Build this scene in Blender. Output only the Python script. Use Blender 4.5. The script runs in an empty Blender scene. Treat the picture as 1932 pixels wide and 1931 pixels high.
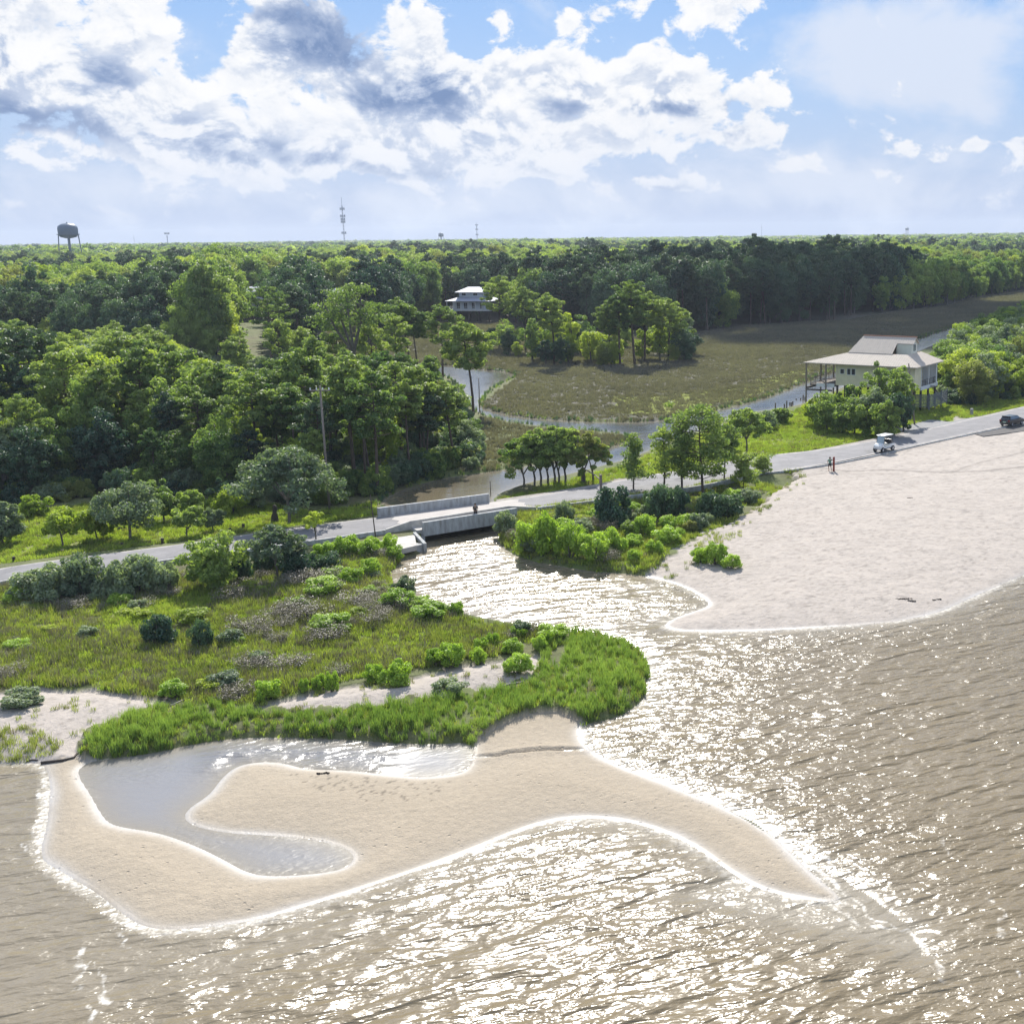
import bpy, math, random
import numpy as np
from mathutils import Vector, Matrix

R = math.radians
scene = bpy.context.scene
COL = scene.collection

# ------------------------------------------------------------------ camera
FPX, CX0, CY0, ROLL, CAMH = 2300.0, 1300.0, 966.0, R(0.65), 29.0
PITCH = R(12.78)
_f = np.array([0, math.cos(PITCH), -math.sin(PITCH)])
_r0 = np.array([1.0, 0, 0]); _u0 = np.array([0, math.sin(PITCH), math.cos(PITCH)])
_R = math.cos(ROLL) * _r0 - math.sin(ROLL) * _u0
_U = math.sin(ROLL) * _r0 + math.cos(ROLL) * _u0
cam_d = bpy.data.cameras.new('camera')
cam = bpy.data.objects.new('camera', cam_d); COL.objects.link(cam)
cam.matrix_world = Matrix(((_R[0], _U[0], -_f[0], 0), (_R[1], _U[1], -_f[1], 0), (_R[2], _U[2], -_f[2], CAMH), (0, 0, 0, 1)))
cam_d.sensor_width = 36; cam_d.sensor_fit = 'HORIZONTAL'
cam_d.lens = 36 * FPX / 1932
cam_d.shift_x = -(CX0 - 966) / 1932
cam_d.clip_start = 1; cam_d.clip_end = 60000
scene.camera = cam

# ------------------------------------------------------------------ light, sky, exposure
SUN_AZ, SUN_EL = R(-6), R(40)          # azimuth from +Y, clockwise
SUN_STR, SKY_STR, EXPO = 4.0, 0.05, 0.98
sd = np.array([math.sin(SUN_AZ) * math.cos(SUN_EL), math.cos(SUN_AZ) * math.cos(SUN_EL), math.sin(SUN_EL)])
sun_d = bpy.data.lights.new('sun', 'SUN'); sun_d.energy = SUN_STR; sun_d.angle = R(0.55); sun_d.color = (1, 0.95, 0.87)
sun = bpy.data.objects.new('sun', sun_d); COL.objects.link(sun)
sun.rotation_euler = Vector(-sd).to_track_quat('-Z', 'Y').to_euler()
vs = scene.view_settings
scene.display_settings.display_device = 'sRGB'
vs.view_transform = 'Standard'; vs.look = 'None'; vs.gamma = 1; vs.exposure = EXPO; vs.use_curve_mapping = False
scene.cycles.use_denoising = True; scene.cycles.denoising_prefilter = 'ACCURATE'
scene.cycles.max_bounces = 5; scene.cycles.diffuse_bounces = 2; scene.cycles.glossy_bounces = 2
scene.cycles.transmission_bounces = 3; scene.cycles.transparent_max_bounces = 4; scene.cycles.volume_bounces = 0
scene.cycles.sample_clamp_indirect = 4
scene.cycles.use_adaptive_sampling = True; scene.cycles.adaptive_threshold = 0.012
scene.cycles.caustics_reflective = False; scene.cycles.caustics_refractive = False

def ray(px, py):
    x = (px - CX0) / FPX; y = (CY0 - py) / FPX
    return _f + x * _R + y * _U
def G(px, py, z=0.0):
    d = ray(px, py); t = (CAMH - z) / -d[2]
    return (d[0] * t, d[1] * t)
def Gn(pts, z=0.0):
    return np.array([G(p[0], p[1], z) for p in pts])
def proj(x, y, z):
    v = np.array([x, y, z - CAMH]); dz = v @ _f
    return (CX0 + FPX * (v @ _R) / dz, CY0 - FPX * (v @ _U) / dz)
def height_to(x, y, z0, ty):
    lo, hi = z0, z0 + 60
    for _ in range(30):
        m = (lo + hi) / 2
        if proj(x, y, m)[1] > ty: lo = m
        else: hi = m
    return lo - z0

# ------------------------------------------------------------------ node helpers
class NT:
    def __init__(s, tree): s.t = tree; s.n = tree.nodes; s.l = tree.links
    def new(s, typ, **kw):
        n = s.n.new(typ)
        for k, v in kw.items(): setattr(n, k, v)
        return n
    def put(s, sock, v):
        if v is None: return
        if hasattr(v, 'is_linked') or hasattr(v, 'links'): s.l.new(v, sock)
        else:
            sock.default_value = v
    def math(s, op, a, b=None, c=None, clamp=False):
        n = s.new('ShaderNodeMath', operation=op); n.use_clamp = clamp
        s.put(n.inputs[0], a); s.put(n.inputs[1], b); s.put(n.inputs[2], c); return n.outputs[0]
    def vmath(s, op, a, b=None, c=None, out=0):
        n = s.new('ShaderNodeVectorMath', operation=op)
        s.put(n.inputs[0], a); s.put(n.inputs[1], b); s.put(n.inputs[2], c); return n.outputs[out]
    def noise(s, vec, scale, detail=3, rough=0.5, dist=0.0, out=0, lac=2.0):
        n = s.new('ShaderNodeTexNoise'); s.put(n.inputs['Vector'], vec)
        n.inputs['Scale'].default_value = scale; n.inputs['Detail'].default_value = detail
        n.inputs['Roughness'].default_value = rough; n.inputs['Distortion'].default_value = dist
        n.inputs['Lacunarity'].default_value = lac
        return n.outputs[out]
    def mapr(s, v, a, b, c=0.0, d=1.0, smooth=False):
        n = s.new('ShaderNodeMapRange'); n.interpolation_type = 'SMOOTHSTEP' if smooth else 'LINEAR'
        s.put(n.inputs[0], v); s.put(n.inputs[1], a); s.put(n.inputs[2], b); s.put(n.inputs[3], c); s.put(n.inputs[4], d); return n.outputs[0]
    def mix(s, fac, a, b, mode='MIX'):
        n = s.new('ShaderNodeMix', data_type='RGBA', blend_type=mode)
        s.put(n.inputs[0], fac)
        for i, v in ((6, a), (7, b)):
            if isinstance(v, (tuple, list)): v = (*v, 1) if len(v) == 3 else v
            s.put(n.inputs[i], v)
        return n.outputs[2]
    def ramp(s, fac, stops):
        n = s.new('ShaderNodeValToRGB'); s.put(n.inputs[0], fac); e = n.color_ramp.elements
        while len(e) < len(stops): e.new(0.5)
        for i, (p, c) in enumerate(stops): e[i].position = p; e[i].color = (*c, 1)
        return n.outputs[0]
    def along(s, vec, deg, lx, ly):      # texture space stretched lx along a heading and ly across it
        n = s.new('ShaderNodeMapping', vector_type='TEXTURE'); s.put(n.inputs[0], vec)
        n.inputs[2].default_value = (0, 0, R(deg)); n.inputs[3].default_value = (lx, ly, 1); return n.outputs[0]
    def mapping(s, vec, loc=(0, 0, 0), rot=(0, 0, 0), sc=(1, 1, 1)):
        n = s.new('ShaderNodeMapping'); s.put(n.inputs[0], vec)
        n.inputs[1].default_value = loc; n.inputs[2].default_value = rot; n.inputs[3].default_value = sc
        return n.outputs[0]

# ------------------------------------------------------------------ world: clear sky + cumulus in sky directions
world = bpy.data.worlds.new('World'); scene.world = world; world.use_nodes = True
w = NT(world.node_tree); w.n.clear()
sky = w.new('ShaderNodeTexSky', sky_type='NISHITA'); sky.sun_disc = False
sky.sun_elevation = SUN_EL; sky.sun_rotation = SUN_AZ
sky.air_density = 1.3; sky.dust_density = 0.7; sky.ozone_density = 2.5; sky.altitude = 0
tc = w.new('ShaderNodeTexCoord').outputs['Generated']
sep = w.new('ShaderNodeSeparateXYZ'); w.l.new(tc, sep.inputs[0])
az = w.math('ARCTAN2', sep.outputs[0], sep.outputs[1])
el = w.math('ARCSINE', sep.outputs[2])
cmb = w.new('ShaderNodeCombineXYZ'); w.l.new(az, cmb.inputs[0]); w.l.new(el, cmb.inputs[1]); uv = cmb.outputs[0]
def azel(px, py):
    d = ray(px, py); d = d / np.linalg.norm(d); return math.atan2(d[0], d[1]), math.asin(d[2])
warp = w.vmath('SUBTRACT', w.noise(uv, 14, 3, 0.55, out=1), (0.5, 0.5, 0.5))
uvw = w.vmath('MULTIPLY_ADD', warp, (0.055, 0.04, 0), uv)
def blobs(lst, vec):
    acc = None
    for (cx, cy, rx, ry, wt) in lst:
        u, v = azel(cx, cy)
        q = w.vmath('MULTIPLY', w.vmath('SUBTRACT', vec, (u, v, 0)), (FPX / rx, FPX / ry, 0))
        d2 = w.vmath('DOT_PRODUCT', q, q, out=1)
        e = w.math('EXPONENT', w.math('MULTIPLY', d2, -1.0))
        acc = w.math('MULTIPLY', e, wt) if acc is None else w.math('MULTIPLY_ADD', e, wt, acc)
    return acc
WHITE = [(110, 80, 200, 110, 1.05), (330, 185, 120, 70, .9), (0, 190, 160, 60, .9), (560, 40, 110, 60, .8), (480, 110, 60, 40, .7), (650, 170, 150, 60, 1.0),
         (800, 50, 70, 70, .9), (850, 170, 110, 100, .9), (1000, 130, 70, 45, .9), (1060, 190, 150, 60, 1.0), (1230, 130, 110, 45, 1.0), (1300, 185, 130, 45, 1.0), (1100, 28, 62, 34, 1.0), (940, 40, 24, 30, .7),
         (1340, 8, 120, 36, 1.0), (1410, 262, 80, 28, .9), (700, 275, 320, 42, .9), (430, 262, 130, 42, .85), (250, 288, 110, 30, .7), (1000, 285, 230, 36, .75), (1200, 270, 140, 34, .6),
         (1240, 345, 85, 17, .9), (1850, 278, 42, 15, 1.1), (1935, 283, 28, 16, 1.1), (1480, 316, 60, 20, .7), (1640, 325, 50, 12, .6), (1330, 345, 70, 16, .5), (460, 345, 50, 14, .5), (940, 342, 20, 10, .7), (560, 300, 300, 30, .5), (1720, 285, 60, 14, .5)]
DARK = [(590, 55, 110, 62, 1.0), (640, 100, 60, 30, .6), (820, 175, 75, 55, 1.0), (60, 240, 190, 26, 1.1), (200, 145, 65, 36, .6), (440, 285, 80, 26, .7),
        (600, 295, 100, 18, .7), (1060, 215, 50, 22, .7), (1290, 205, 110, 18, .8), (690, 180, 55, 28, .7), (760, 320, 110, 16, .6),
        (0, 110, 30, 70, .6), (900, 15, 60, 20, .5), (1240, 352, 60, 8, .6), (1390, 262, 35, 14, .5)]
SOFT = [(1660, 90, 190, 90, .9), (1540, 155, 120, 40, .6), (1800, 60, 150, 70, .5), (1700, 330, 300, 70, .55), (1450, 350, 300, 60, .5), (300, 350, 400, 50, .5), (1850, 160, 160, 70, .45), (900, 370, 400, 40, .4), (500, 100, 120, 60, .3)]
density = w.math('MULTIPLY_ADD', blobs(WHITE, uvw), .80, w.mapr(el, .02, .10, .02, .0))
uvs = w.vmath('MULTIPLY', uv, (.72, 1.0, 1.0))        # clouds flatten towards the horizon
n_lo = w.noise(uvs, 9, 2, .5)
n_big = w.noise(uvs, 30, 8, .60, .25)
uv2 = w.vmath('ADD', uvs, (0.0015, 0.0085, 0))
n_off = w.noise(uv2, 30, 6, .60, .25)
n_fine = w.noise(uvs, 90, 5, .62, .2)
above = w.mapr(el, 0.17, 0.35, 0.0, 0.42)          # scattered cumulus above the frame too
dens = w.math('ADD', w.math('ADD', density, w.math('MULTIPLY', w.math('SUBTRACT', n_big, .5), 3.1)), above)
dens = w.math('MULTIPLY_ADD', w.math('SUBTRACT', n_lo, .5), 1.3, dens)
dens = w.math('MULTIPLY_ADD', w.math('SUBTRACT', n_fine, .5), .35, dens)
cloud = w.mapr(dens, 0.30, 0.58, smooth=True)
rel = w.math('SUBTRACT', n_big, n_off)               # > 0 where the top edge of a billow faces the light
puff = w.mapr(rel, -.10, .10, 1.0, 0.0, smooth=True)
dark = blobs(DARK, w.vmath('MULTIPLY_ADD', warp, (.03, .03, 0), uv))
dk = w.math('MULTIPLY_ADD', w.math('SUBTRACT', n_big, .5), -2.0, w.math('MULTIPLY', dark, 1.05))
dk = w.math('MULTIPLY_ADD', w.math('SUBTRACT', w.noise(uvs, 40, 6, .62), .5), 1.1, dk)
dk = w.mapr(dk, 0.05, 1.25, smooth=True)
WH = 0.505
shade = w.math('ADD', w.math('MULTIPLY', puff, w.mapr(dens, .5, 1.2, .16, .46)), w.math('MULTIPLY', dk, .8), clamp=True)
ccol = w.ramp(shade, [(0.0, (WH * 1.0, WH * 1.0, WH * 1.01)), (0.18, (WH * .92, WH * .94, WH * .98)), (0.42, (WH * .58, WH * .66, WH * .82)), (0.75, (WH * .32, WH * .42, WH * .63)), (1.0, (WH * .20, WH * .30, WH * .52))])
soft = w.mapr(w.math('MULTIPLY_ADD', w.math('SUBTRACT', w.noise(uvs, 15, 8, 0.60, .3), 0.47), 3.2, blobs(SOFT, uvw)), 0.1, 1.1, 0, 0.9, smooth=True)
skyc = w.mix(w.mapr(el, .0, .22), (WH * .52, WH * .68, WH * .98), (WH * .18, WH * .43, WH * .92))
skyc = w.mix(.78, w.mix(1.0, sky.outputs[0], (SKY_STR, SKY_STR, SKY_STR), 'MULTIPLY'), skyc)
hz = w.math('POWER', w.mapr(el, 0.0, 0.13, 1.0, 0.0), 1.3)
skyc = w.mix(w.math('MULTIPLY', hz, 0.7), skyc, (WH * .46, WH * .57, WH * .82))
c1 = w.mix(soft, skyc, (WH * .74, WH * .81, WH * .95))
ccol = w.mix(w.math('MULTIPLY', w.mapr(el, 0.02, 0.10, 1.0, 0.0), 0.6), ccol, (WH * .68, WH * .76, WH * .93))
cf = w.math('MULTIPLY', cloud, w.mapr(el, 0.0, 0.04))
c2 = w.mix(cf, c1, ccol)
bg = w.new('ShaderNodeBackground'); w.l.new(c2, bg.inputs[0]); bg.inputs[1].default_value = 1.0
wo = w.new('ShaderNodeOutputWorld'); w.l.new(bg.outputs[0], wo.inputs[0])
world.cycles.sampling_method = 'MANUAL'; world.cycles.sample_map_resolution = 512

# ------------------------------------------------------------------ mesh helpers
def fast_mesh(name, V, F, smooth=False, attrs=None):
    V = np.asarray(V, dtype=np.float32); F = np.asarray(F, dtype=np.int32); k = F.shape[1]
    me = bpy.data.meshes.new(name)
    me.vertices.add(len(V)); me.vertices.foreach_set('co', V.ravel())
    me.loops.add(F.size); me.loops.foreach_set('vertex_index', F.ravel())
    me.polygons.add(len(F)); me.polygons.foreach_set('loop_start', np.arange(0, F.size, k, dtype=np.int32))
    me.polygons.foreach_set('loop_total', np.full(len(F), k, dtype=np.int32))
    if smooth: me.polygons.foreach_set('use_smooth', np.ones(len(F), dtype=bool))
    for nm, (typ, arr) in (attrs or {}).items():
        a = me.attributes.new(nm, typ, 'POINT')
        a.data.foreach_set('color' if typ == 'FLOAT_COLOR' else ('vector' if typ == 'FLOAT_VECTOR' else 'value'), np.asarray(arr, dtype=np.float32).ravel())
    me.update(); me.validate(clean_customdata=False); return me
def link(name, me, mat=None, parent=None, loc=None, rz=None, sc=None):
    o = bpy.data.objects.new(name, me); COL.objects.link(o)
    if mat is not None:
        if len(me.materials) == 0: me.materials.append(mat)
        elif me.materials[0] != mat:
            o.material_slots[0].link = 'OBJECT'; o.material_slots[0].material = mat
    if parent is not None: o.parent = parent
    if loc is not None: o.location = loc
    if rz is not None: o.rotation_euler = (0, 0, rz)
    if sc is not None: o.scale = sc if hasattr(sc, '__len__') else (sc,) * 3
    return o
def tag(o, label=None, cat=None, group=None, kind=None):
    if label: o['label'] = label
    if cat: o['category'] = cat
    if group: o['group'] = group
    if kind: o['kind'] = kind
    return o
def thing(name, loc, rz=0, label=None, cat=None, group=None, sc=1.0):
    o = bpy.data.objects.new(name, None); COL.objects.link(o); o.location = loc; o.rotation_euler = (0, 0, rz)
    o.empty_display_size = 0.5; o.scale = (sc,) * 3 if not hasattr(sc, '__len__') else sc
    return tag(o, label, cat, group)
class MB:
    def __init__(s): s.v = []; s.f = []
    def add(s, vs_, fs_):
        n = len(s.v); s.v += [tuple(p) for p in vs_]; s.f += [tuple(i + n for i in f) for f in fs_]; return s
    def box(s, x0, y0, z0, x1, y1, z1):
        return s.add([(x0, y0, z0), (x1, y0, z0), (x1, y1, z0), (x0, y1, z0), (x0, y0, z1), (x1, y0, z1), (x1, y1, z1), (x0, y1, z1)],
                     [(0, 3, 2, 1), (4, 5, 6, 7), (0, 1, 5, 4), (1, 2, 6, 5), (2, 3, 7, 6), (3, 0, 4, 7)])
    def hexa(s, b, t):      # four bottom + four top points
        return s.add(list(b) + list(t), [(0, 3, 2, 1), (4, 5, 6, 7), (0, 1, 5, 4), (1, 2, 6, 5), (2, 3, 7, 6), (3, 0, 4, 7)])
    def slab(s, pts, th):   # polygon thickened downwards
        n = len(pts); low = [(p[0], p[1], p[2] - th) for p in pts]
        return s.add(list(pts) + low, [tuple(range(n)), tuple(range(2 * n - 1, n - 1, -1))] + [(i, i + n, (i + 1) % n + n, (i + 1) % n) for i in range(n)])
    def prism(s, prof, a0, a1, axis='x'):   # profile points (p,q) extruded along an axis
        n = len(prof)
        mk = {'x': lambda a, p: (a, p[0], p[1]), 'y': lambda a, p: (p[0], a, p[1]), 'z': lambda a, p: (p[0], p[1], a)}[axis]
        return s.add([mk(a0, p) for p in prof] + [mk(a1, p) for p in prof],
                     [tuple(range(n - 1, -1, -1)), tuple(range(n, 2 * n))] + [(i, (i + 1) % n, (i + 1) % n + n, i + n) for i in range(n)])
    def tube(s, pts, rad, n=8, cap=True):
        pts = [Vector(p) for p in pts]; rings = []
        if not hasattr(rad, '__len__'): rad = [rad] * len(pts)
        base = len(s.v); V = []; F = []
        for i, p in enumerate(pts):
            d = (pts[min(i + 1, len(pts) - 1)] - pts[max(i - 1, 0)]).normalized()
            a = d.orthogonal().normalized() if i == 0 else (a - d * a.dot(d)).normalized()
            b = d.cross(a)
            for k in range(n):
                t = 2 * math.pi * k / n; V.append(p + (a * math.cos(t) + b * math.sin(t)) * rad[i])
        for i in range(len(pts) - 1):
            for k in range(n): F.append((i * n + k, i * n + (k + 1) % n, (i + 1) * n + (k + 1) % n, (i + 1) * n + k))
        if cap: F.append(tuple(range(n - 1, -1, -1))); F.append(tuple(range((len(pts) - 1) * n, len(pts) * n)))
        return s.add(V, F)
    def lathe(s, prof, n=16, c=(0, 0, 0)):
        V = []; F = []
        for (r, z) in prof:
            for k in range(n): t = 2 * math.pi * k / n; V.append((c[0] + r * math.cos(t), c[1] + r * math.sin(t), c[2] + z))
        for i in range(len(prof) - 1):
            for k in range(n): F.append((i * n + k, i * n + (k + 1) % n, (i + 1) * n + (k + 1) % n, (i + 1) * n + k))
        F.append(tuple(range(n - 1, -1, -1))); F.append(tuple(range((len(prof) - 1) * n, len(prof) * n)))
        return s.add(V, F)
    def build(s, name, mat, parent=None, smooth=False, bevel=0, **kw):
        me = bpy.data.meshes.new(name); me.from_pydata(s.v, [], s.f); me.update()
        if smooth: me.polygons.foreach_set('use_smooth', np.ones(len(me.polygons), dtype=bool))
        o = link(name, me, mat, parent, **kw)
        if bevel:
            m = o.modifiers.new('bevel', 'BEVEL'); m.width = bevel; m.segments = 2; m.limit_method = 'ANGLE'
        return o

_tab = np.random.default_rng(5).random((256, 256)).astype(np.float32)
def vnoise(x, y):
    xi = np.floor(x).astype(np.int64); yi = np.floor(y).astype(np.int64)
    fx = x - xi; fy = y - yi; fx = fx * fx * (3 - 2 * fx); fy = fy * fy * (3 - 2 * fy)
    a = _tab[xi & 255, yi & 255]; b = _tab[(xi + 1) & 255, yi & 255]; c = _tab[xi & 255, (yi + 1) & 255]; d = _tab[(xi + 1) & 255, (yi + 1) & 255]
    return (a * (1 - fx) + b * fx) * (1 - fy) + (c * (1 - fx) + d * fx) * fy
def fbm(x, y, s, o=4, seed=0):
    t = 0; amp = 1; tot = 0
    for i in range(o):
        t = t + amp * vnoise(x / s + 17.3 * i + seed, y / s + 9.1 * i + seed * 1.7); tot += amp; amp *= .5; s = s / 2.03
    return t / tot
def inside(X, Y, poly):
    r = np.zeros(X.shape, bool); n = len(poly); j = n - 1
    for i in range(n):
        xi, yi = poly[i]; xj, yj = poly[j]
        if yi != yj:
            c = ((yi > Y) != (yj > Y)) & (X < (xj - xi) * (Y - yi) / (yj - yi) + xi); r ^= c
        j = i
    return r
def dist_poly(X, Y, poly, closed=True):
    X = X.astype(np.float32); Y = Y.astype(np.float32); D = np.full(X.shape, 1e12, np.float32); n = len(poly)
    for i in range(n if closed else n - 1):
        ax, ay = poly[i]; bx, by = poly[(i + 1) % n]; dx, dy = bx - ax, by - ay; L = dx * dx + dy * dy
        if L < 1e-9: continue
        t = np.clip(((X - ax) * dx + (Y - ay) * dy) / L, 0, 1)
        D = np.minimum(D, (X - ax - t * dx) ** 2 + (Y - ay - t * dy) ** 2)
    return np.sqrt(D)
def smooth_poly(P, it=2, closed=False):
    P = np.asarray(P, float)
    for _ in range(it):
        Q = []
        n = len(P)
        for i in range(n if closed else n - 1):
            a, b = P[i], P[(i + 1) % n]; Q += [a * .75 + b * .25, a * .25 + b * .75]
        if not closed: Q = [P[0]] + Q[1:-1] + [P[-1]]
        P = np.array(Q)
    return P
# ------------------------------------------------------------------ outlines of the place (traced, laid on the ground plane)
SH1 = [(0, 1441), (60, 1439), (84, 1443), (95, 1480), (92, 1520), (88, 1560), (76, 1600), (80, 1625), (110, 1641), (150, 1665), (190, 1690), (225, 1720), (255, 1741),
       (290, 1753), (350, 1753), (430, 1745), (500, 1732), (560, 1715), (650, 1687), (730, 1661), (820, 1630), (900, 1600), (960, 1575), (1020, 1553), (1090, 1542), (1150, 1545),
       (1200, 1553), (1260, 1572), (1320, 1602), (1370, 1640), (1420, 1672), (1480, 1690), (1540, 1700), (1575, 1702), (1587, 1692), (1560, 1670), (1530, 1645), (1500, 1615),
       (1470, 1585), (1420, 1550), (1370, 1525), (1310, 1500), (1250, 1475), (1200, 1458), (1150, 1437), (1110, 1413), (1094, 1390), (1096, 1370)]
SH2 = [(1112, 1364), (1160, 1354), (1198, 1334), (1220, 1310), (1216, 1290), (1226, 1270), (1216, 1245), (1198, 1225), (1170, 1212), (1130, 1202), (1080, 1196), (1040, 1190), (980, 1182),
       (900, 1168), (850, 1152), (800, 1137), (760, 1120), (736, 1100), (732, 1083), (745, 1065), (768, 1052), (790, 1046)]
SH3 = [(800, 1015), (730, 965), (712, 948), (760, 923), (830, 903), (900, 893), (1000, 879), (1080, 862), (1120, 852), (1165, 840), (1193, 828), (1185, 820), (1100, 812), (1040, 808),
       (960, 797), (915, 786), (893, 772), (884, 758), (872, 735), (855, 716), (825, 706), (790, 701), (745, 696), (740, 690), (800, 690), (860, 689), (900, 697), (960, 702), (977, 710),
       (955, 719), (928, 733), (908, 750), (902, 765), (930, 777), (980, 787), (1060, 794), (1150, 797), (1230, 796), (1260, 790), (1330, 778), (1380, 768), (1430, 755), (1480, 738),
       (1530, 717), (1600, 690), (1700, 655), (1740, 637), (1790, 621), (1850, 604), (1905, 585), (1960, 572), (2100, 556)]
SH4 = [(2100, 566), (1960, 588), (1905, 602), (1850, 622), (1800, 641), (1740, 658), (1600, 728), (1530, 755), (1500, 768), (1440, 776), (1400, 782), (1300, 820), (1236, 846), (1183, 868),
       (1103, 888), (1052, 901), (993, 912), (930, 936), (935, 960), (948, 1000), (942, 1012), (948, 1028), (968, 1046), (1000, 1058), (1060, 1068), (1120, 1078), (1170, 1081), (1215, 1086),
       (1270, 1100), (1310, 1117), (1335, 1134), (1336, 1144), (1310, 1153), (1275, 1165), (1252, 1178), (1262, 1187), (1300, 1192), (1400, 1191), (1480, 1188), (1560, 1183), (1640, 1178),
       (1700, 1171), (1760, 1159), (1800, 1143), (1850, 1120), (1900, 1098), (1932, 1084), (2050, 1030), (2300, 940)]
s1 = smooth_poly(Gn(SH1 + SH2), 2); s3 = smooth_poly(Gn(SH3), 1); s4 = smooth_poly(Gn(SH4), 1)
WATER = np.vstack([[(-400, 75)], [(-120, 68)], s1, s3, s4, [(500, 500)], [(500, -300)], [(-400, -300)]])
LAG = smooth_poly(Gn([(172, 1436), (230, 1428), (300, 1418), (380, 1400), (450, 1391), (560, 1390), (650, 1394), (740, 1401), (830, 1404), (889, 1399), (895, 1420), (885, 1450), (860, 1461),
       (800, 1467), (740, 1462), (650, 1452), (580, 1452), (540, 1440), (500, 1436), (450, 1443), (420, 1465), (395, 1500), (360, 1522), (347, 1537), (352, 1552), (380, 1563), (430, 1572),
       (480, 1575), (560, 1580), (620, 1590), (658, 1604), (669, 1620), (652, 1638), (600, 1648), (520, 1653), (470, 1648), (420, 1620), (370, 1595), (300, 1570), (240, 1562), (205, 1553),
       (188, 1530), (172, 1500), (152, 1470), (146, 1452)]), 2, True)
ROADZ = 1.15
# road edges: (x, y_far, y_near) in the photograph
RD_FAR = [(-400, 1150), (0, 1071), (133, 1053), (364, 1024), (500, 1003), (622, 987), (713, 976), (820, 962), (924, 948), (1062, 928), (1169, 906), (1244, 893), (1316, 882), (1416, 862), (1576, 846), (1723, 816), (1843, 788), (1932, 767), (2300, 680)]
RD_NEAR = [(-400, 1196), (0, 1101), (80, 1090), (350, 1057), (480, 1040), (587, 1025), (729, 1005), (800, 994), (961, 969), (1009, 963), (1084, 953), (1121, 948), (1287, 926), (1383, 908), (1417, 898), (1576, 873), (1723, 841), (1843, 815), (1931, 797), (2300, 716)]
def resample(P, n):
    P = np.asarray(P, float); L = np.r_[0, np.cumsum(np.hypot(*np.diff(P, axis=0).T))]; t = np.linspace(0, L[-1], n)
    return np.c_[np.interp(t, L, P[:, 0]), np.interp(t, L, P[:, 1])]
rf = resample(smooth_poly(Gn(RD_FAR, ROADZ), 3), 240); rn = resample(smooth_poly(Gn(RD_NEAR, ROADZ), 3), 240)
# pair by nearest x so that the ribbon has square ends
rn = np.c_[np.interp(rf[:, 0], rn[:, 0], rn[:, 0]), np.interp(rf[:, 0], rn[:, 0], rn[:, 1])]
ROADC = (rf + rn) / 2
Z5 = .6
REEDS = Gn([(145, 1430), (150, 1408), (180, 1378), (235, 1345), (330, 1330), (400, 1326), (480, 1336), (600, 1335), (700, 1330), (760, 1322), (850, 1306), (900, 1310), (980, 1290), (1040, 1262), (1060, 1225), (1075, 1190),
            (1250, 1190), (1250, 1330), (1110, 1366), (1095, 1352), (1050, 1336), (1000, 1341), (950, 1360), (905, 1385), (896, 1405), (600, 1402), (300, 1430), (180, 1436)], Z5)
S_BAR = Gn([(-600, 1460), (0, 1436), (150, 1424), (300, 1425), (600, 1405), (893, 1402), (905, 1386), (950, 1362), (1000, 1343), (1050, 1338), (1090, 1350), (1110, 1366), (1130, 1380), (1700, 1700), (1500, 1850), (200, 1850), (-600, 1750)], .3)
S_DUNE = Gn([(478, 1338), (500, 1312), (560, 1302), (620, 1290), (680, 1282), (800, 1262), (880, 1244), (940, 1236), (1010, 1222), (1030, 1240), (1000, 1270), (930, 1285), (880, 1290), (840, 1303), (760, 1318), (680, 1328), (560, 1337)], .9)
S_LEFT = Gn([(-500, 1345), (0, 1300), (60, 1294), (180, 1298), (260, 1308), (335, 1317), (260, 1335), (190, 1362), (150, 1400), (140, 1432), (0, 1442), (-500, 1470)], .7)
S_BEACH = Gn([(1150, 1084), (1200, 1079), (1230, 1062), (1260, 1045), (1300, 1030), (1320, 1012), (1350, 1000), (1390, 985), (1430, 962), (1455, 935), (1500, 910), (1505, 893), (1580, 876), (1730, 843), (1850, 818), (1932, 799), (2600, 640),
              (2600, 1300), (1700, 1300), (1200, 1230), (1230, 1090)], .7)
S_MID = Gn([(1225, 1062), (1300, 1012), (1340, 1000), (1395, 990), (1400, 1075), (1240, 1100)], .7)
SHOULDER = Gn([(1300, 880), (1416, 858), (1500, 845), (1576, 838), (1640, 825), (1720, 812), (1790, 795), (1800, 775), (1840, 785), (1700, 835), (1500, 870), (1300, 900)], 1.1)
PULLOFF = Gn([(924, 946), (930, 936), (1130, 905), (1165, 892), (1320, 872), (1420, 852), (1416, 866), (1180, 910), (1060, 930)], 1.1)
DRIVE = Gn([(1690, 800), (1755, 782), (1800, 787), (1850, 786), (1830, 800), (1760, 815), (1700, 812)], 1.1)
BRIGHT = [Gn(p, .6) for p in ([(185, 1168), (240, 1140), (330, 1122), (400, 1112), (415, 1128), (350, 1162), (300, 1180), (200, 1195)], [(520, 1112), (600, 1095), (690, 1062), (640, 1110), (560, 1122)],
          [(0, 1028), (150, 1010), (400, 990), (470, 985), (700, 960), (712, 972), (620, 985), (364, 1022), (133, 1050), (0, 1066)], [(1150, 745), (1250, 745), (1400, 722), (1530, 690), (1520, 712), (1380, 756), (1260, 780), (1160, 776)],
          [(1380, 870), (1410, 845), (1540, 812), (1560, 775), (1500, 775), (1400, 800), (1250, 870)], [(1590, 840), (1700, 810), (1760, 790), (1640, 795), (1560, 820)], [(1790, 780), (1800, 760), (1932, 738), (1932, 762), (1840, 783)],
          [(1080, 622), (1170, 615), (1160, 665), (1100, 670)])]
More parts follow.
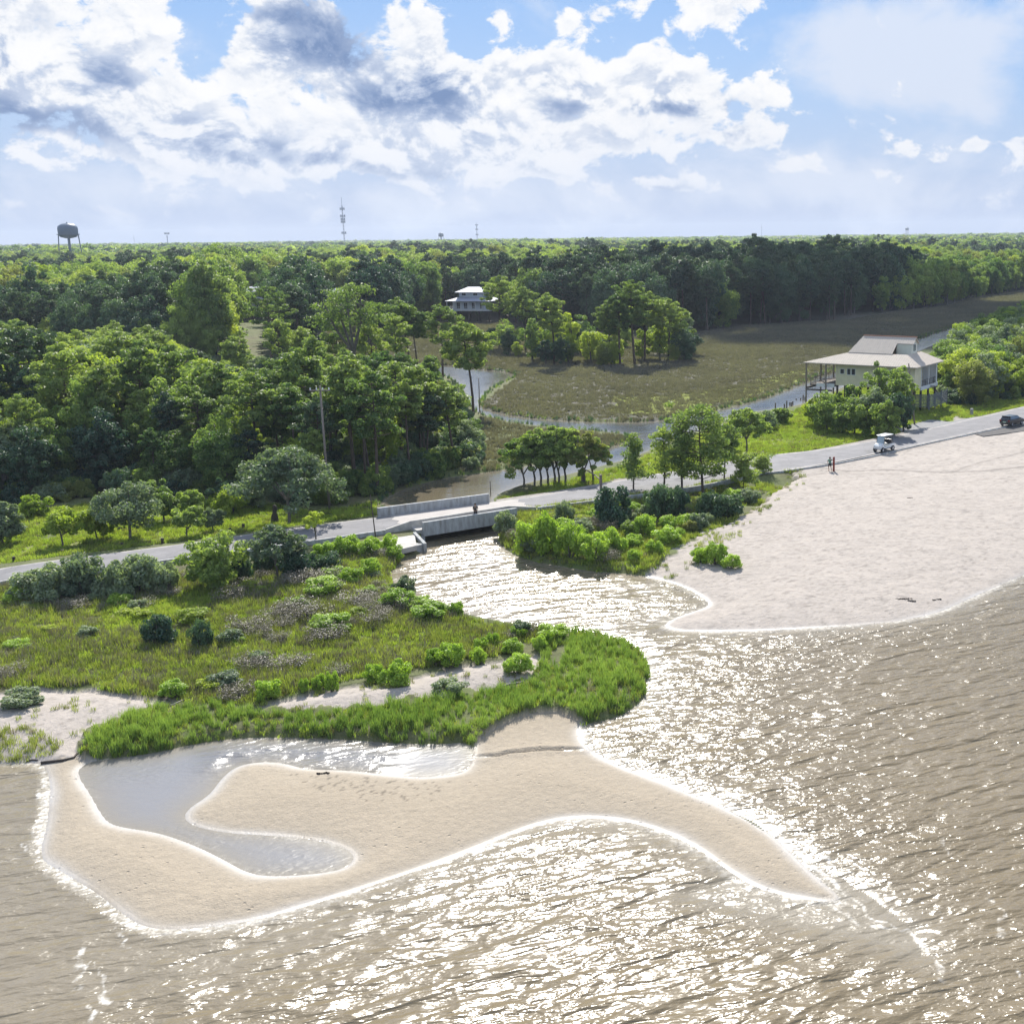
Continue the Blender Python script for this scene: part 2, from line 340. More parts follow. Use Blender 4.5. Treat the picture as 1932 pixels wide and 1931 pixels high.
FARLINE = [(-1500, 760), (-300, 720), (0, 690), (300, 695), (560, 690), (625, 655), (650, 606), (700, 602), (820, 604), (960, 606), (1010, 620), (1300, 628), (1400, 614), (1600, 601), (1610, 592), (1700, 584), (1790, 577), (1830, 562), (1932, 548), (2600, 500)]
farline = Gn(FARLINE, .8)
def far_side(x, y): return y > np.interp(x, farline[:, 0], farline[:, 1])
WOOD = Gn([(-500, 1010), (-200, 968), (0, 948), (150, 935), (260, 925), (480, 935), (600, 952), (700, 932), (760, 912), (830, 894), (900, 878), (905, 850), (890, 800), (870, 775), (845, 735), (800, 712), (740, 705), (700, 690), (640, 690), (560, 690), (480, 690), (440, 660), (300, 690), (0, 700), (-600, 760)], .8)
EASTWOOD = Gn([(1800, 765), (1775, 742), (1790, 715), (1800, 690), (1800, 672), (1850, 652), (1905, 632), (1932, 620), (2300, 600), (2500, 640), (2400, 680), (1932, 745), (1870, 752)], .9)
V_LEFT = Gn([(-500, 1210), (0, 1118), (120, 1105), (300, 1088), (480, 1070), (600, 1055), (700, 1045), (760, 1050), (732, 1083), (740, 1108), (800, 1140), (900, 1172), (1060, 1194), (1045, 1225), (1010, 1215), (940, 1236), (880, 1244), (800, 1260), (680, 1280), (600, 1296), (480, 1330), (330, 1322), (180, 1298), (60, 1292), (0, 1298), (-500, 1345)], Z5)
V_BR = Gn([(942, 1012), (948, 985), (960, 972), (1009, 966), (1121, 951), (1287, 930), (1417, 902), (1500, 892), (1500, 908), (1455, 932), (1430, 962), (1390, 985), (1350, 1000), (1310, 1015), (1270, 1035), (1240, 1062), (1205, 1080), (1120, 1077), (1000, 1057), (950, 1030)], Z5)
VERGE_R = Gn([(930, 940), (1000, 914), (1103, 889), (1183, 869), (1236, 847), (1300, 821), (1400, 783), (1500, 769), (1530, 756), (1600, 729), (1740, 700), (1790, 760), (1932, 738), (2200, 700), (2200, 715), (1932, 764), (1843, 784), (1760, 795), (1700, 812), (1560, 838), (1416, 858), (1300, 878), (1160, 896), (1062, 922), (930, 945)], .9)
VERGE_L = Gn([(-500, 1060), (-200, 1000), (0, 960), (260, 930), (480, 940), (600, 955), (705, 938), (712, 972), (622, 984), (364, 1020), (133, 1049), (0, 1066), (-500, 1160)], .9)
PENIN = Gn([(905, 785), (960, 798), (1040, 809), (1100, 813), (1185, 821), (1192, 828), (1165, 839), (1120, 851), (1080, 861), (1000, 877), (905, 890), (860, 895), (905, 850)], .5)
VEGS = [REEDS, V_LEFT, V_BR, VERGE_L, VERGE_R, WOOD]

# ------------------------------------------------------------------ ground and water sheets
NC, N1, N2 = 620, 1000, 130
ang = np.linspace(R(-46), R(34), NC)
rr = np.r_[np.geomspace(24, 420, N1), np.geomspace(420, 12000, N2 + 1)[1:]]
A, RR = np.meshgrid(ang, rr); GX = (RR * np.sin(A)).astype(np.float32); GY = (RR * np.cos(A)).astype(np.float32)
near = RR < 620
gx, gy = GX[near], GY[near]
wat = np.zeros(GX.shape, bool); wat[near] = inside(gx, gy, WATER) | inside(gx, gy, LAG)
shore = np.full(GX.shape, 400, np.float32)
shore_lines = np.minimum(dist_poly(gx, gy, WATER[2:-3], False), dist_poly(gx, gy, LAG))
shore[near] = shore_lines
jx = gx + (fbm(gx, gy, 3.0, 4, 3) - .5) * 4.0; jy = gy + (fbm(gx, gy, 3.0, 4, 31) - .5) * 4.0
jx2 = gx + (fbm(gx, gy, .8, 3, 7) - .5) * 1.6; jy2 = gy + (fbm(gx, gy, .8, 3, 77) - .5) * 1.6
def zone(P, X=jx, Y=jy): return inside(X, Y, P)
sandy = (inside(gx, gy, S_BAR) | zone(S_DUNE, jx2, jy2) | zone(S_LEFT, jx2, jy2) | zone(S_BEACH, jx2, jy2))
sandy &= ~inside(jx2, jy2, REEDS) | inside(gx, gy, S_BAR)
mid = zone(S_MID) & (fbm(gx, gy, 2.5, 4, 5) > .47); sandy |= mid
isbar = inside(gx, gy, S_BAR)
isbeach = inside(gx, gy, Gn([(1150, 1084), (1200, 985), (1505, 893), (2600, 640), (2600, 1300), (1200, 1260)], .6))
z = np.full(GX.shape, .55, np.float32)
zn = np.where(gy > 128, .30, .57) * (1 - np.exp(-shore_lines / .45))
zs = .34 * (1 - np.exp(-shore_lines / 3.5))
zs = np.where(isbeach, 1.02 * (1 - np.exp(-shore_lines / 11)), zs)
dd = dist_poly(gx, gy, S_DUNE); ddl = dist_poly(gx, gy, S_LEFT)
zl = np.where(sandy, zs, zn)
indune = inside(gx, gy, S_DUNE); inl = inside(gx, gy, S_LEFT)
zl = zl + np.where(indune, .55 * (1 - np.exp(-dd / 1.5)), 0) + np.where(inl & ~isbar, .5 * (1 - np.exp(-np.minimum(ddl, shore_lines) / 2)), 0)
zl = zl + (fbm(gx, gy, 6, 3, 2) - .5) * .25 * np.clip(shore_lines / 3, 0, 1) * np.where(isbar, .2, 1)
zl = zl + (fbm(gx, gy, .9, 3, 12) - .5) * .10 * np.clip(shore_lines / 1.5, 0, 1) * np.where(isbar, .3, 1)
rc = dist_poly(gx, gy, ROADC[::3], False)
k = np.clip((8.0 - rc) / 4.0, 0, 1); k = k * k * (3 - 2 * k)
zl = zl * (1 - k) + (ROADZ - .09) * k
zl = np.where(wat[near], -np.minimum(.9, .22 * shore_lines), zl)
z[near] = zl
# albedo of the ground
def C(*c): return np.array(c, np.float32)
col = np.zeros(GX.shape + (3,), np.float32); col[:] = C(.035, .045, .02)
nl = fbm(gx, gy, 5, 5, 50)[..., None]; nm = fbm(gx, gy, 1.2, 4, 60)[..., None]; nf = fbm(gx, gy, .45, 3, 70)[..., None]
veg = C(.060, .085, .022) * (1 - nl) * 1.6 + C(.10, .085, .05) * nl * 1.2; veg = veg * (.6 + .8 * nm)
beach = C(.380, .338, .300) * (.80 + .20 * nm + .16 * nf)
bar = C(.338, .284, .214) * (.84 + .22 * nl + .05 * nf); eb = np.exp(-shore_lines / 1.6)[..., None]; bar = bar * (1 - .65 * eb) + C(.345, .300, .240) * .65 * eb
c = np.where(sandy[..., None], np.where(isbar[..., None], bar, beach), veg)
speck = (fbm(gx, gy, .35, 3, 90)[..., None] > .70) & ~isbar[..., None]
c = np.where(speck & sandy[..., None], c * .78, c)
for B in BRIGHT:
    c = np.where((zone(B) & ~sandy)[..., None], C(.165, .185, .05) * (.7 + .6 * nm), c)
marsh = far_side(gx, gy) == False
mm = inside(gx, gy, Gn([(600, 600), (2600, 500), (2100, 560), (1530, 717), (1260, 790), (980, 787), (902, 765), (977, 710), (740, 690), (640, 690)], .5))
mc = C(.085, .076, .068) * (.7 + .6 * nm) * (1 - nl) * 1.5 + C(.055, .060, .028) * nl
c = np.where((mm & ~sandy)[..., None], mc, c)
for B in BRIGHT[3:4] + BRIGHT[7:8]: c = np.where((zone(B))[..., None], C(.17, .20, .025) * (.7 + .6 * nm), c)
c = np.where((zone(PULLOFF, jx2, jy2) | zone(SHOULDER, jx2, jy2))[..., None], C(.29, .265, .24) * (.8 + .3 * nm), c)
c = np.where(zone(DRIVE, jx2, jy2)[..., None], C(.23, .23, .235) * (.85 + .25 * nf), c)
# wet sand, darker; pale rim: foam residue plus wet sheen painted in; wrack and tyre tracks on the beach
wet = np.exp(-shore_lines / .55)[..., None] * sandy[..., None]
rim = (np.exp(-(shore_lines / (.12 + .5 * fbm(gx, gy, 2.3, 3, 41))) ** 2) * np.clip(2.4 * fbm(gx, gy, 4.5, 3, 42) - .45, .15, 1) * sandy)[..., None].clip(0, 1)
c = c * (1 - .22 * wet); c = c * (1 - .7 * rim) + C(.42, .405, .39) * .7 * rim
TRACKS = [([(1550, 883), (1600, 888), (1680, 887), (1760, 891), (1850, 889), (1932, 880), (2100, 865)], .40, .62), ([(1797, 890), (1850, 872), (1932, 852), (2050, 828)], .28, .72),
          ([(1580, 873), (1640, 866), (1700, 852), (1790, 832), (1843, 822)], .25, .7), ([(1500, 900), (1560, 890), (1620, 893), (1700, 895)], .5, .85)]
litz = inside(gx, gy, Gn([(540, 1455), (700, 1462), (850, 1470), (830, 1510), (700, 1515), (600, 1490)], .2)) & (fbm(gx, gy, .22, 2, 33) > .70)
c = np.where((litz & isbar)[..., None], c * .55, c)
foot = (fbm(gx * .5, gy, .30, 2, 93) > .68) & isbeach & sandy; c = np.where(foot[..., None], c * .86, c)
for P, wd, kk in TRACKS:
    d = dist_poly(jx2 * .25 + gx * .75, jy2 * .25 + gy * .75, Gn(P, 1.0), False)
    c = c * (1 - (1 - kk) * np.exp(-(d / wd) ** 2) * (sandy * (.4 + 1.2 * nf[..., 0])).clip(0, 1))[..., None]
TRENCH = Gn([(897, 1421), (930, 1419), (980, 1414), (1040, 1409), (1095, 1406)], .3)
dt = dist_poly(jx2 * .12 + gx * .88, jy2 * .12 + gy * .88, TRENCH, False)
z[near] -= np.where(isbar & ~wat[near], .22 * np.exp(-(dt / .14) ** 2), 0)
z[near] += np.where(isbar & ~wat[near], .09 * np.exp(-((dt - .42) / .2) ** 2) * (.3 + nf[..., 0]), 0)
c = c * (1 - .45 * np.exp(-(dt / .16) ** 2) * isbar)[..., None]
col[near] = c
sandf = np.zeros(GX.shape, np.float32); sandf[near] = sandy.astype(np.float32)
wetf = np.zeros(GX.shape, np.float32); wetf[near] = np.exp(-shore_lines / .5) * sandy
idx = np.arange(GX.size).reshape(GX.shape)
Q = np.stack([idx[:-1, :-1], idx[:-1, 1:], idx[1:, 1:], idx[1:, :-1]], -1)
print('sand ok'); gm = bpy.data.materials.new('ground'); gm.use_nodes = True; m = NT(gm.node_tree); bs = m.n['Principled BSDF']
at = m.new('ShaderNodeAttribute', attribute_name='albedo'); sa = m.new('ShaderNodeAttribute', attribute_name='sand'); wa = m.new('ShaderNodeAttribute', attribute_name='wet')
pos = m.new('ShaderNodeNewGeometry').outputs['Position']
fn = m.noise(pos, 3.5, 5, .65); fn2 = m.noise(pos, 22, 3, .6)
v = m.math('MULTIPLY_ADD', fn, .5, m.math('MULTIPLY_ADD', fn2, .35, .58))
m.l.new(m.mix(1.0, at.outputs['Color'], m.mix(0.0, v, v), 'MULTIPLY'), bs.inputs['Base Color'])
m.l.new(m.mapr(wa.outputs['Fac'], .15, .9, .95, .35), bs.inputs['Roughness'])
bs.inputs['Specular IOR Level'].default_value = .3
bp = m.new('ShaderNodeBump'); bp.inputs['Strength'].default_value = .9; bp.inputs['Distance'].default_value = .11
vo = m.new('ShaderNodeTexVoronoi'); m.l.new(pos, vo.inputs['Vector']); vo.inputs['Scale'].default_value = 1.9; pit = m.mapr(vo.outputs['Distance'], .0, .22, -1, 0, True)
pit = m.math('MULTIPLY', pit, m.mapr(m.noise(pos, .16, 3, .5), .42, .60, .05, .7))
m.l.new(m.math('ADD', pit, m.math('MULTIPLY', m.math('ADD', m.noise(pos, 2.2, 5, .6), m.math('MULTIPLY', m.noise(pos, 9, 3, .6), .45)), m.mapr(wa.outputs['Fac'], 0, .6, 1, .2))), bp.inputs['Height'])
m.l.new(bp.outputs[0], bs.inputs['Normal'])
allw = (wat[:-1, :-1] & wat[:-1, 1:] & wat[1:, 1:] & wat[1:, :-1])
deep = shore[:-1, :-1] > 6
F = Q[~(allw & deep)].reshape(-1, 4)
V = np.stack([GX, GY, z], -1).reshape(-1, 3)
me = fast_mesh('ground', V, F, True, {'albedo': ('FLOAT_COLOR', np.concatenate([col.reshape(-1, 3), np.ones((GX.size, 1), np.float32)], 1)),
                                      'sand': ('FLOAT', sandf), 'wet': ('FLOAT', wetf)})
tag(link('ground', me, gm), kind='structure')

# water sheet: only where there is water (and a little under the banks)
keep = near[:-1, :-1] & (wat[:-1, :-1] | (shore[:-1, :-1] < 2.5))
F = Q[keep].reshape(-1, 4); used = np.unique(F); remap = np.full(GX.size, -1, np.int64); remap[used] = np.arange(len(used))
WX = GX.ravel()[used]; WY = GY.ravel()[used]; ws = shore.ravel()[used] * np.where(wat.ravel()[used], 1, -1)
calm = np.zeros(len(used), np.float32)
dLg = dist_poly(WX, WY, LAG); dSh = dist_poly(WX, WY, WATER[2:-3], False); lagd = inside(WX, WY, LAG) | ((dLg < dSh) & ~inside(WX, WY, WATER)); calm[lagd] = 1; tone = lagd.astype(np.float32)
pool = inside(WX, WY, Gn([(715, 1130), (700, 1060), (790, 1030), (790, 1000), (600, 960), (600, 600), (2300, 540), (2300, 700), (1100, 930), (950, 1000), (1200, 1080), (1345, 1140), (1250, 1180), (1150, 1205), (1000, 1190)]))
creek = inside(WX, WY, Gn([(790, 1040), (700, 960), (600, 940), (600, 600), (2300, 540), (2300, 700), (1100, 930), (952, 1002)]))
calm[pool] = .30; calm[creek] = .975
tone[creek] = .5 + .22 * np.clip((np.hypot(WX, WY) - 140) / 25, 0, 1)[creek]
RUF = Gn([(440, 1360), (700, 1360), (730, 1415), (690, 1475), (560, 1460), (420, 1440)]); wgt = np.where(inside(WX, WY, RUF), 1 + 0 * WX, np.exp(-(dist_poly(WX, WY, RUF) / 1.3) ** 2)); calm = np.where(lagd, 1 - .62 * wgt * np.clip(fbm(WX, WY, 2.2, 3, 5) * 2.2 - .15, 0, 1), calm)
foam = np.exp(-(ws / .75) ** 2) * np.where(calm > .3, .18, .36) * (.45 + .9 * fbm(WX, WY, 1.7, 3, 61))
FOAMS = [([(84, 1452), (80, 1500), (74, 1540), (68, 1575), (85, 1600)], .10, .7), ([(195, 1700), (215, 1735), (235, 1770), (262, 1800), (268, 1840)], .10, .55), ([(100, 1640), (60, 1620), (50, 1590)], .1, .5),
         ([(150, 1790), (140, 1840), (170, 1880), (175, 1932)], .16, .6), ([(165, 1810), (200, 1850), (205, 1900)], .10, .5), ([(0, 1628), (40, 1620)], .12, .5), ([(290, 1760), (300, 1800), (330, 1830)], .08, .4),
         ([(1093, 1375), (1110, 1415), (1150, 1447), (1220, 1478), (1300, 1512), (1380, 1555), (1450, 1610), (1500, 1650), (1560, 1700), (1620, 1745), (1700, 1760)], .13, .55),
         ([(1455, 1560), (1520, 1620), (1580, 1670), (1640, 1730), (1720, 1760)], .14, .65), ([(1480, 1550), (1560, 1620), (1640, 1680), (1710, 1740), (1760, 1800), (1780, 1850)], .16, .6),
         ([(1780, 1580), (1800, 1640), (1770, 1720)], .12, .4), ([(1880, 1700), (1900, 1790), (1932, 1850)], .14, .45), ([(1600, 1060), (1640, 1110)], .1, 0), ([(1830, 1170), (1880, 1130), (1932, 1100)], .16, .4)]
fj = (fbm(WX, WY, .9, 3, 11) - .5) * 1.1; fj2 = (fbm(WX, WY, .9, 3, 44) - .5) * 1.1
for P, wd, amp in FOAMS:
    d = dist_poly(WX + fj, WY + fj2, Gn(P), False)
    foam = np.maximum(foam, amp * np.exp(-(d / wd) ** 2) * np.clip(2.6 * fbm(WX, WY, .8, 3, 21) - .7, 0, 1))
SHOAL = Gn([(1500, 1610), (1560, 1640), (1640, 1690), (1720, 1750), (1740, 1800), (1640, 1770), (1480, 1735), (1300, 1690), (1380, 1660), (1540, 1705), (1590, 1692)])
dsh = dist_poly(WX, WY, SHOAL); shoal = np.where(inside(WX, WY, SHOAL), 1, np.exp(-dsh / 1.5))
shoal = np.maximum(shoal, np.exp(-np.maximum(ws, 0) / 1.6))
SH2P = Gn([(-400, 1450), (85, 1442), (90, 1600), (250, 1760), (600, 1720), (900, 1610), (640, 1740), (300, 1850), (-400, 1950)])
d2p = dist_poly(WX, WY, SH2P); shoal = np.maximum(shoal, .7 * np.where(inside(WX, WY, SH2P), 1, np.exp(-d2p / 5)))
wm = bpy.data.materials.new('water'); wm.use_nodes = True; m = NT(wm.node_tree); bs = m.n['Principled BSDF']
ca = m.new('ShaderNodeAttribute', attribute_name='calm').outputs['Fac']; fo = m.new('ShaderNodeAttribute', attribute_name='foam').outputs['Fac']; so = m.new('ShaderNodeAttribute', attribute_name='shoal').outputs['Fac']
pos = m.new('ShaderNodeNewGeometry').outputs['Position']
to = m.new('ShaderNodeAttribute', attribute_name='tone').outputs['Fac']
base = m.mix(m.mapr(to, 0, .5), (.172, .136, .082), m.mix(m.mapr(to, .78, 1), m.mix(m.mapr(to, .5, .72), (.120, .098, .058), (.050, .050, .046)), (.20, .205, .225)))  # lagoon's grey blue: sky reflection put into the base colour
base = m.mix(m.math('MULTIPLY', so, .9), base, (.235, .205, .155))
fnz = m.mapr(m.noise(pos, 3.2, 6, .7), .35, .62)
fmask = m.mapr(m.math('MULTIPLY', fo, m.math('MULTIPLY_ADD', fnz, .8, .5)), .10, .85, 0, 1, True)
base = m.mix(fmask, base, (.66, .65, .62))
m.l.new(base, bs.inputs['Base Color']); bs.inputs['IOR'].default_value = 1.38
m.l.new(m.math('MULTIPLY_ADD', m.mapr(to, .2, .6, 0, -.11), m.mapr(to, .8, 1, 1, 0), m.mapr(fmask, 0, 1, .235, .9)), bs.inputs['Roughness'])
wv = m.mapping(pos, rot=(0, 0, R(-14)), sc=(.40, 1.25, 1))          # swell: long crests running across the view
h1 = m.noise(m.along(pos, 30, 3.0, .80), .50, 2, .45, .6); h1b = m.noise(m.along(pos, 14, 2.4, .8), .85, 1.5, .5, .4)
h2 = m.noise(m.along(pos, 20, 2.0, .85), 1.5, 1.5, .5, .5)
h3 = m.noise(m.along(pos, 12, 1.7, .9), 3.4, 1.2, .5, .4)
h5 = m.noise(m.along(pos, 35, 1.3, .9), 7, 1, .5, .2)
gust = m.mapr(m.noise(pos, .10, 3, .5), .38, .62, .42, 1.25)
act = m.math('SUBTRACT', 1.0, m.mapr(ca, .0, 1.0, 0, .95))
nearshore = m.mapr(so, .35, 1.0, 1.0, .6)
hh = m.math('MULTIPLY_ADD', h1b, .46, m.math('MULTIPLY', h1, .80))
hh = m.math('MULTIPLY_ADD', h2, .34, hh)
hh = m.math('MULTIPLY_ADD', m.math('MULTIPLY', h3, gust), .150, hh)
hh = m.math('MULTIPLY_ADD', m.math('MULTIPLY', h5, gust), .040, hh)
hh = m.math('MULTIPLY', hh, m.math('MULTIPLY', act, nearshore))
lagr = m.mapr(m.noise(pos, .13, 2, .5), .48, .62, .15, 1.0)
hh = m.math('MULTIPLY_ADD', m.math('MULTIPLY', m.math('MULTIPLY', h3, lagr), m.math('MULTIPLY', m.mapr(ca, .5, 1, 0, 1), m.mapr(to, .55, 1, .22, 1))), .075, hh)
bp = m.new('ShaderNodeBump'); bp.inputs['Strength'].default_value = 1.0; bp.inputs['Distance'].default_value = .55
m.l.new(hh, bp.inputs['Height']); m.l.new(bp.outputs[0], bs.inputs['Normal'])
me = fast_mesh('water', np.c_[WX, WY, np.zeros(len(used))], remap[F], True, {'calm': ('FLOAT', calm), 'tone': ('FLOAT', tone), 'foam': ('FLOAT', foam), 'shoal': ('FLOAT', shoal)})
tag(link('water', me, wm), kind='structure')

# height of the ground anywhere (for planting)
def ground_z(x, y):
    r = np.hypot(x, y); a = np.arctan2(x, y)
    fi = np.interp(r, rr, np.arange(len(rr))); fj_ = np.interp(a, ang, np.arange(NC))
    i = np.clip(np.round(fi).astype(int), 0, len(rr) - 1); j = np.clip(np.round(fj_).astype(int), 0, NC - 1)
    return z[i, j]
def is_wet(x, y, margin=0.0):
    r = np.hypot(x, y); a = np.arctan2(x, y)
    i = np.clip(np.round(np.interp(r, rr, np.arange(len(rr)))).astype(int), 0, len(rr) - 1); j = np.clip(np.round(np.interp(a, ang, np.arange(NC))).astype(int), 0, NC - 1)
    return wat[i, j] | (shore[i, j] < margin)
def at_xy(x, y, field):
    r = np.hypot(x, y); a = np.arctan2(x, y)
    i = np.clip(np.round(np.interp(r, rr, np.arange(len(rr)))).astype(int), 0, len(rr) - 1); j = np.clip(np.round(np.interp(a, ang, np.arange(NC))).astype(int), 0, NC - 1)
    return field[i, j]
def gp(px, py):           # ground point under a pixel, with its height
    zz = .5
    for _ in range(4):
        x, y = G(px, py, zz); zz = float(ground_z(np.array([x]), np.array([y]))[0])
    return x, y, zz

# ------------------------------------------------------------------ materials for built things
def pmat(name, colr, rough=.6, var=.25, scale=4.0, metal=0.0, bump=0.0, stretch=(1, 1, 1), col2=None, spec=.4):
    mt = bpy.data.materials.new(name); mt.use_nodes = True; m = NT(mt.node_tree); b = m.n['Principled BSDF']
    oc = m.new('ShaderNodeTexCoord').outputs['Object']
    n = m.noise(m.mapping(oc, sc=stretch), scale, 5, .6)
    c2 = col2 or tuple(c * (1 - var) for c in colr)
    m.l.new(m.mix(m.mapr(n, .3, .7), c2, tuple(min(1, c * (1 + var * .3)) for c in colr)), b.inputs['Base Color'])
    b.inputs['Roughness'].default_value = rough; b.inputs['Metallic'].default_value = metal; b.inputs['Specular IOR Level'].default_value = spec
    if bump:
        bp = m.new('ShaderNodeBump'); bp.inputs['Strength'].default_value = .6; bp.inputs['Distance'].default_value = bump
        m.l.new(n, bp.inputs['Height']); m.l.new(bp.outputs[0], b.inputs['Normal'])
    return mt
def seam_mat(name, colr, pitch, axis, depth=.03, rough=.5, dark=.75, metal=0.0):
    """painted sheet or boards with regular seams across one object axis"""
    mt = bpy.data.materials.new(name); mt.use_nodes = True; m = NT(mt.node_tree); b = m.n['Principled BSDF']
    oc = m.new('ShaderNodeTexCoord').outputs['Object']; s = m.new('ShaderNodeSeparateXYZ'); m.l.new(oc, s.inputs[0])
    f = m.math('FRACT', m.math('MULTIPLY', s.outputs['XYZ'.index(axis)], 1.0 / pitch))
    tri = m.math('ABSOLUTE', m.math('SUBTRACT', f, .5)); line = m.mapr(tri, .38, .5, 0, 1, True)
    n = m.noise(oc, 1.3, 5, .6)
    basec = m.mix(m.mapr(n, .3, .7, 0, 1), tuple(c * .86 for c in colr), colr)
    m.l.new(m.mix(m.math('MULTIPLY', line, 1 - dark), basec, tuple(c * .45 for c in colr)), b.inputs['Base Color'])
    b.inputs['Roughness'].default_value = rough; b.inputs['Metallic'].default_value = metal
    bp = m.new('ShaderNodeBump'); bp.inputs['Strength'].default_value = 1; bp.inputs['Distance'].default_value = depth
    m.l.new(line, bp.inputs['Height']); m.l.new(bp.outputs[0], b.inputs['Normal'])
    return mt
M = {}
M['concrete'] = pmat('concrete', (.46, .44, .41), .85, .3, 1.6, bump=.01)
M['concrete_face'] = pmat('weathered_concrete', (.40, .415, .42), .9, .5, 2.6, bump=.015, stretch=(1, 1, .25), col2=(.23, .225, .21))
M['deck'] = pmat('bridge_deck_concrete', (.40, .37, .345), .9, .16, .8)
M['wood'] = pmat('weathered_wood', (.20, .17, .145), .85, .4, 6, stretch=(1, 1, .15))
M['darkwood'] = pmat('dark_wood', (.075, .06, .05), .85, .4, 6)
M['polewood'] = pmat('pole_wood', (.24, .20, .17), .85, .35, 5, stretch=(1, 1, .1))
M['white'] = pmat('white_paint', (.74, .76, .76), .5, .1, 3)
M['blackm'] = pmat('black_metal', (.03, .03, .035), .35, .2, 3)
M['glass'] = pmat('dark_window_glass', (.03, .04, .055), .12, .3, 1, spec=.8)
M['rubber'] = pmat('tyre_rubber', (.025, .025, .025), .8, .2, 5)
M['steel'] = pmat('bare_steel', (.45, .46, .48), .4, .2, 3, metal=.6)

# road surface
am = bpy.data.materials.new('asphalt'); am.use_nodes = True; m = NT(am.node_tree); b = m.n['Principled BSDF']
pos = m.new('ShaderNodeNewGeometry').outputs['Position']; ac = m.new('ShaderNodeAttribute', attribute_name='across').outputs['Fac']
wheel = m.mapr(m.math('ABSOLUTE', m.math('SUBTRACT', m.math('ABSOLUTE', m.math('SUBTRACT', ac, .5)), .25)), 0, .13, 1, 0, True)
n = m.noise(pos, .5, 5, .6); n2 = m.noise(pos, 9, 4, .7)
ca_ = m.mix(m.mapr(n, .35, .65), (.175, .172, .182), (.235, .230, .240)); ca_ = m.mix(m.math('MULTIPLY', wheel, .22), ca_, (.15, .15, .16))
edge = m.mapr(m.math('ADD', m.math('ABSOLUTE', m.math('SUBTRACT', ac, .5)), m.math('MULTIPLY', m.math('SUBTRACT', m.noise(pos, .9, 4, .6), .5), .22)), .40, .52, 0, 1, True)
ca_ = m.mix(m.math('MULTIPLY', edge, .85), ca_, (.50, .46, .43))
ca_ = m.mix(.35, ca_, m.mix(n2, (.10, .10, .10), (.36, .36, .36)), 'OVERLAY')
vc = m.new('ShaderNodeTexVoronoi', feature='DISTANCE_TO_EDGE'); m.l.new(m.vmath('MULTIPLY_ADD', m.noise(pos, .8, 4, .6, out=1), (1.6, 1.6, 0), pos), vc.inputs['Vector']); vc.inputs['Scale'].default_value = .22
ca_ = m.mix(m.math('MULTIPLY', m.mapr(vc.outputs['Distance'], .0, .012, 1, 0), .55), ca_, (.07, .07, .07)); ca_ = m.mix(m.mapr(m.noise(pos, .23, 3, .6), .60, .64, 0, .35), ca_, (.13, .13, .135))
m.l.new(ca_, b.inputs['Base Color']); b.inputs['Roughness'].default_value = .85
bp = m.new('ShaderNodeBump'); bp.inputs['Distance'].default_value = .01; m.l.new(n2, bp.inputs['Height']); m.l.new(bp.outputs[0], b.inputs['Normal'])
K = 8; V = []; AC = []
for i in range(len(rf)):
    for j in range(K):
        t = j / (K - 1); p = rf[i] * (1 - t) + rn[i] * t; V.append((p[0], p[1], ROADZ + .05 * (1 - (2 * t - 1) ** 2))); AC.append(t)
F = [(i * K + j, i * K + j + 1, (i + 1) * K + j + 1, (i + 1) * K + j) for i in range(len(rf) - 1) for j in range(K - 1)]
me = fast_mesh('road', V, F, True, {'across': ('FLOAT', AC)}); tag(link('road', me, am), kind='structure')
# ------------------------------------------------------------------ foliage materials and generators
def leafmat(name, dark, light, trans=.35, tint=None, rough=.55, patch=.012):
    """leaf colour varies per plant (random), by patches of ground (species) and per leaf cluster"""
    mt = bpy.data.materials.new(name); mt.use_nodes = True; m = NT(mt.node_tree); b = m.n['Principled BSDF']
    oi = m.new('ShaderNodeObjectInfo'); la = m.new('ShaderNodeAttribute', attribute_name='leaf').outputs['Fac']
    pn = m.noise(oi.outputs['Location'], patch, 2, .5)
    f = m.math('ADD', m.math('MULTIPLY', oi.outputs['Random'], .55), m.math('MULTIPLY', m.math('SUBTRACT', pn, .5), 1.6))
    f = m.math('ADD', f, m.math('MULTIPLY', m.math('SUBTRACT', la, .5), .55)); f = m.math('ADD', f, .2, clamp=True)
    cr = m.mix(f, dark, light)
    if tint: cr = m.mix(m.mapr(oi.outputs['Random'], .78, .97, 0, 1), cr, tint)
    m.l.new(cr, b.inputs['Base Color']); b.inputs['Roughness'].default_value = rough; b.inputs['Specular IOR Level'].default_value = .35
    tr = m.new('ShaderNodeBsdfTranslucent'); m.l.new(m.mix(1.0, cr, (1.35, 1.5, .62), 'MULTIPLY'), tr.inputs['Color'])
    mx = m.new('ShaderNodeMixShader'); mx.inputs[0].default_value = trans
    m.l.new(b.outputs[0], mx.inputs[1]); m.l.new(tr.outputs[0], mx.inputs[2]); m.l.new(mx.outputs[0], m.n['Material Output'].inputs[0])
    return mt
L = {}
L['broad'] = leafmat('broadleaf_foliage', (.075, .145, .055), (.41, .48, .14), .52, (.24, .25, .09))
L['dark'] = leafmat('dark_or_shaded_foliage', (.036, .085, .062), (.13, .20, .10), .3)  # dark species; on the far wood it also paints cloud shade
L['yellow'] = leafmat('yellow_green_foliage', (.22, .30, .045), (.48, .52, .10), .5)
L['grey'] = leafmat('silvery_green_foliage', (.105, .155, .10), (.33, .385, .24), .38)
L['pine'] = leafmat('pine_needles', (.080, .145, .055), (.36, .42, .13), .45)
L['pinedark'] = leafmat('dark_or_shaded_needles', (.030, .068, .050), (.11, .16, .08), .3)  # dark pines, and painted cloud shade along the far wood
L['bush'] = leafmat('bright_shrub_foliage', (.23, .35, .04), (.42, .54, .10), .42)
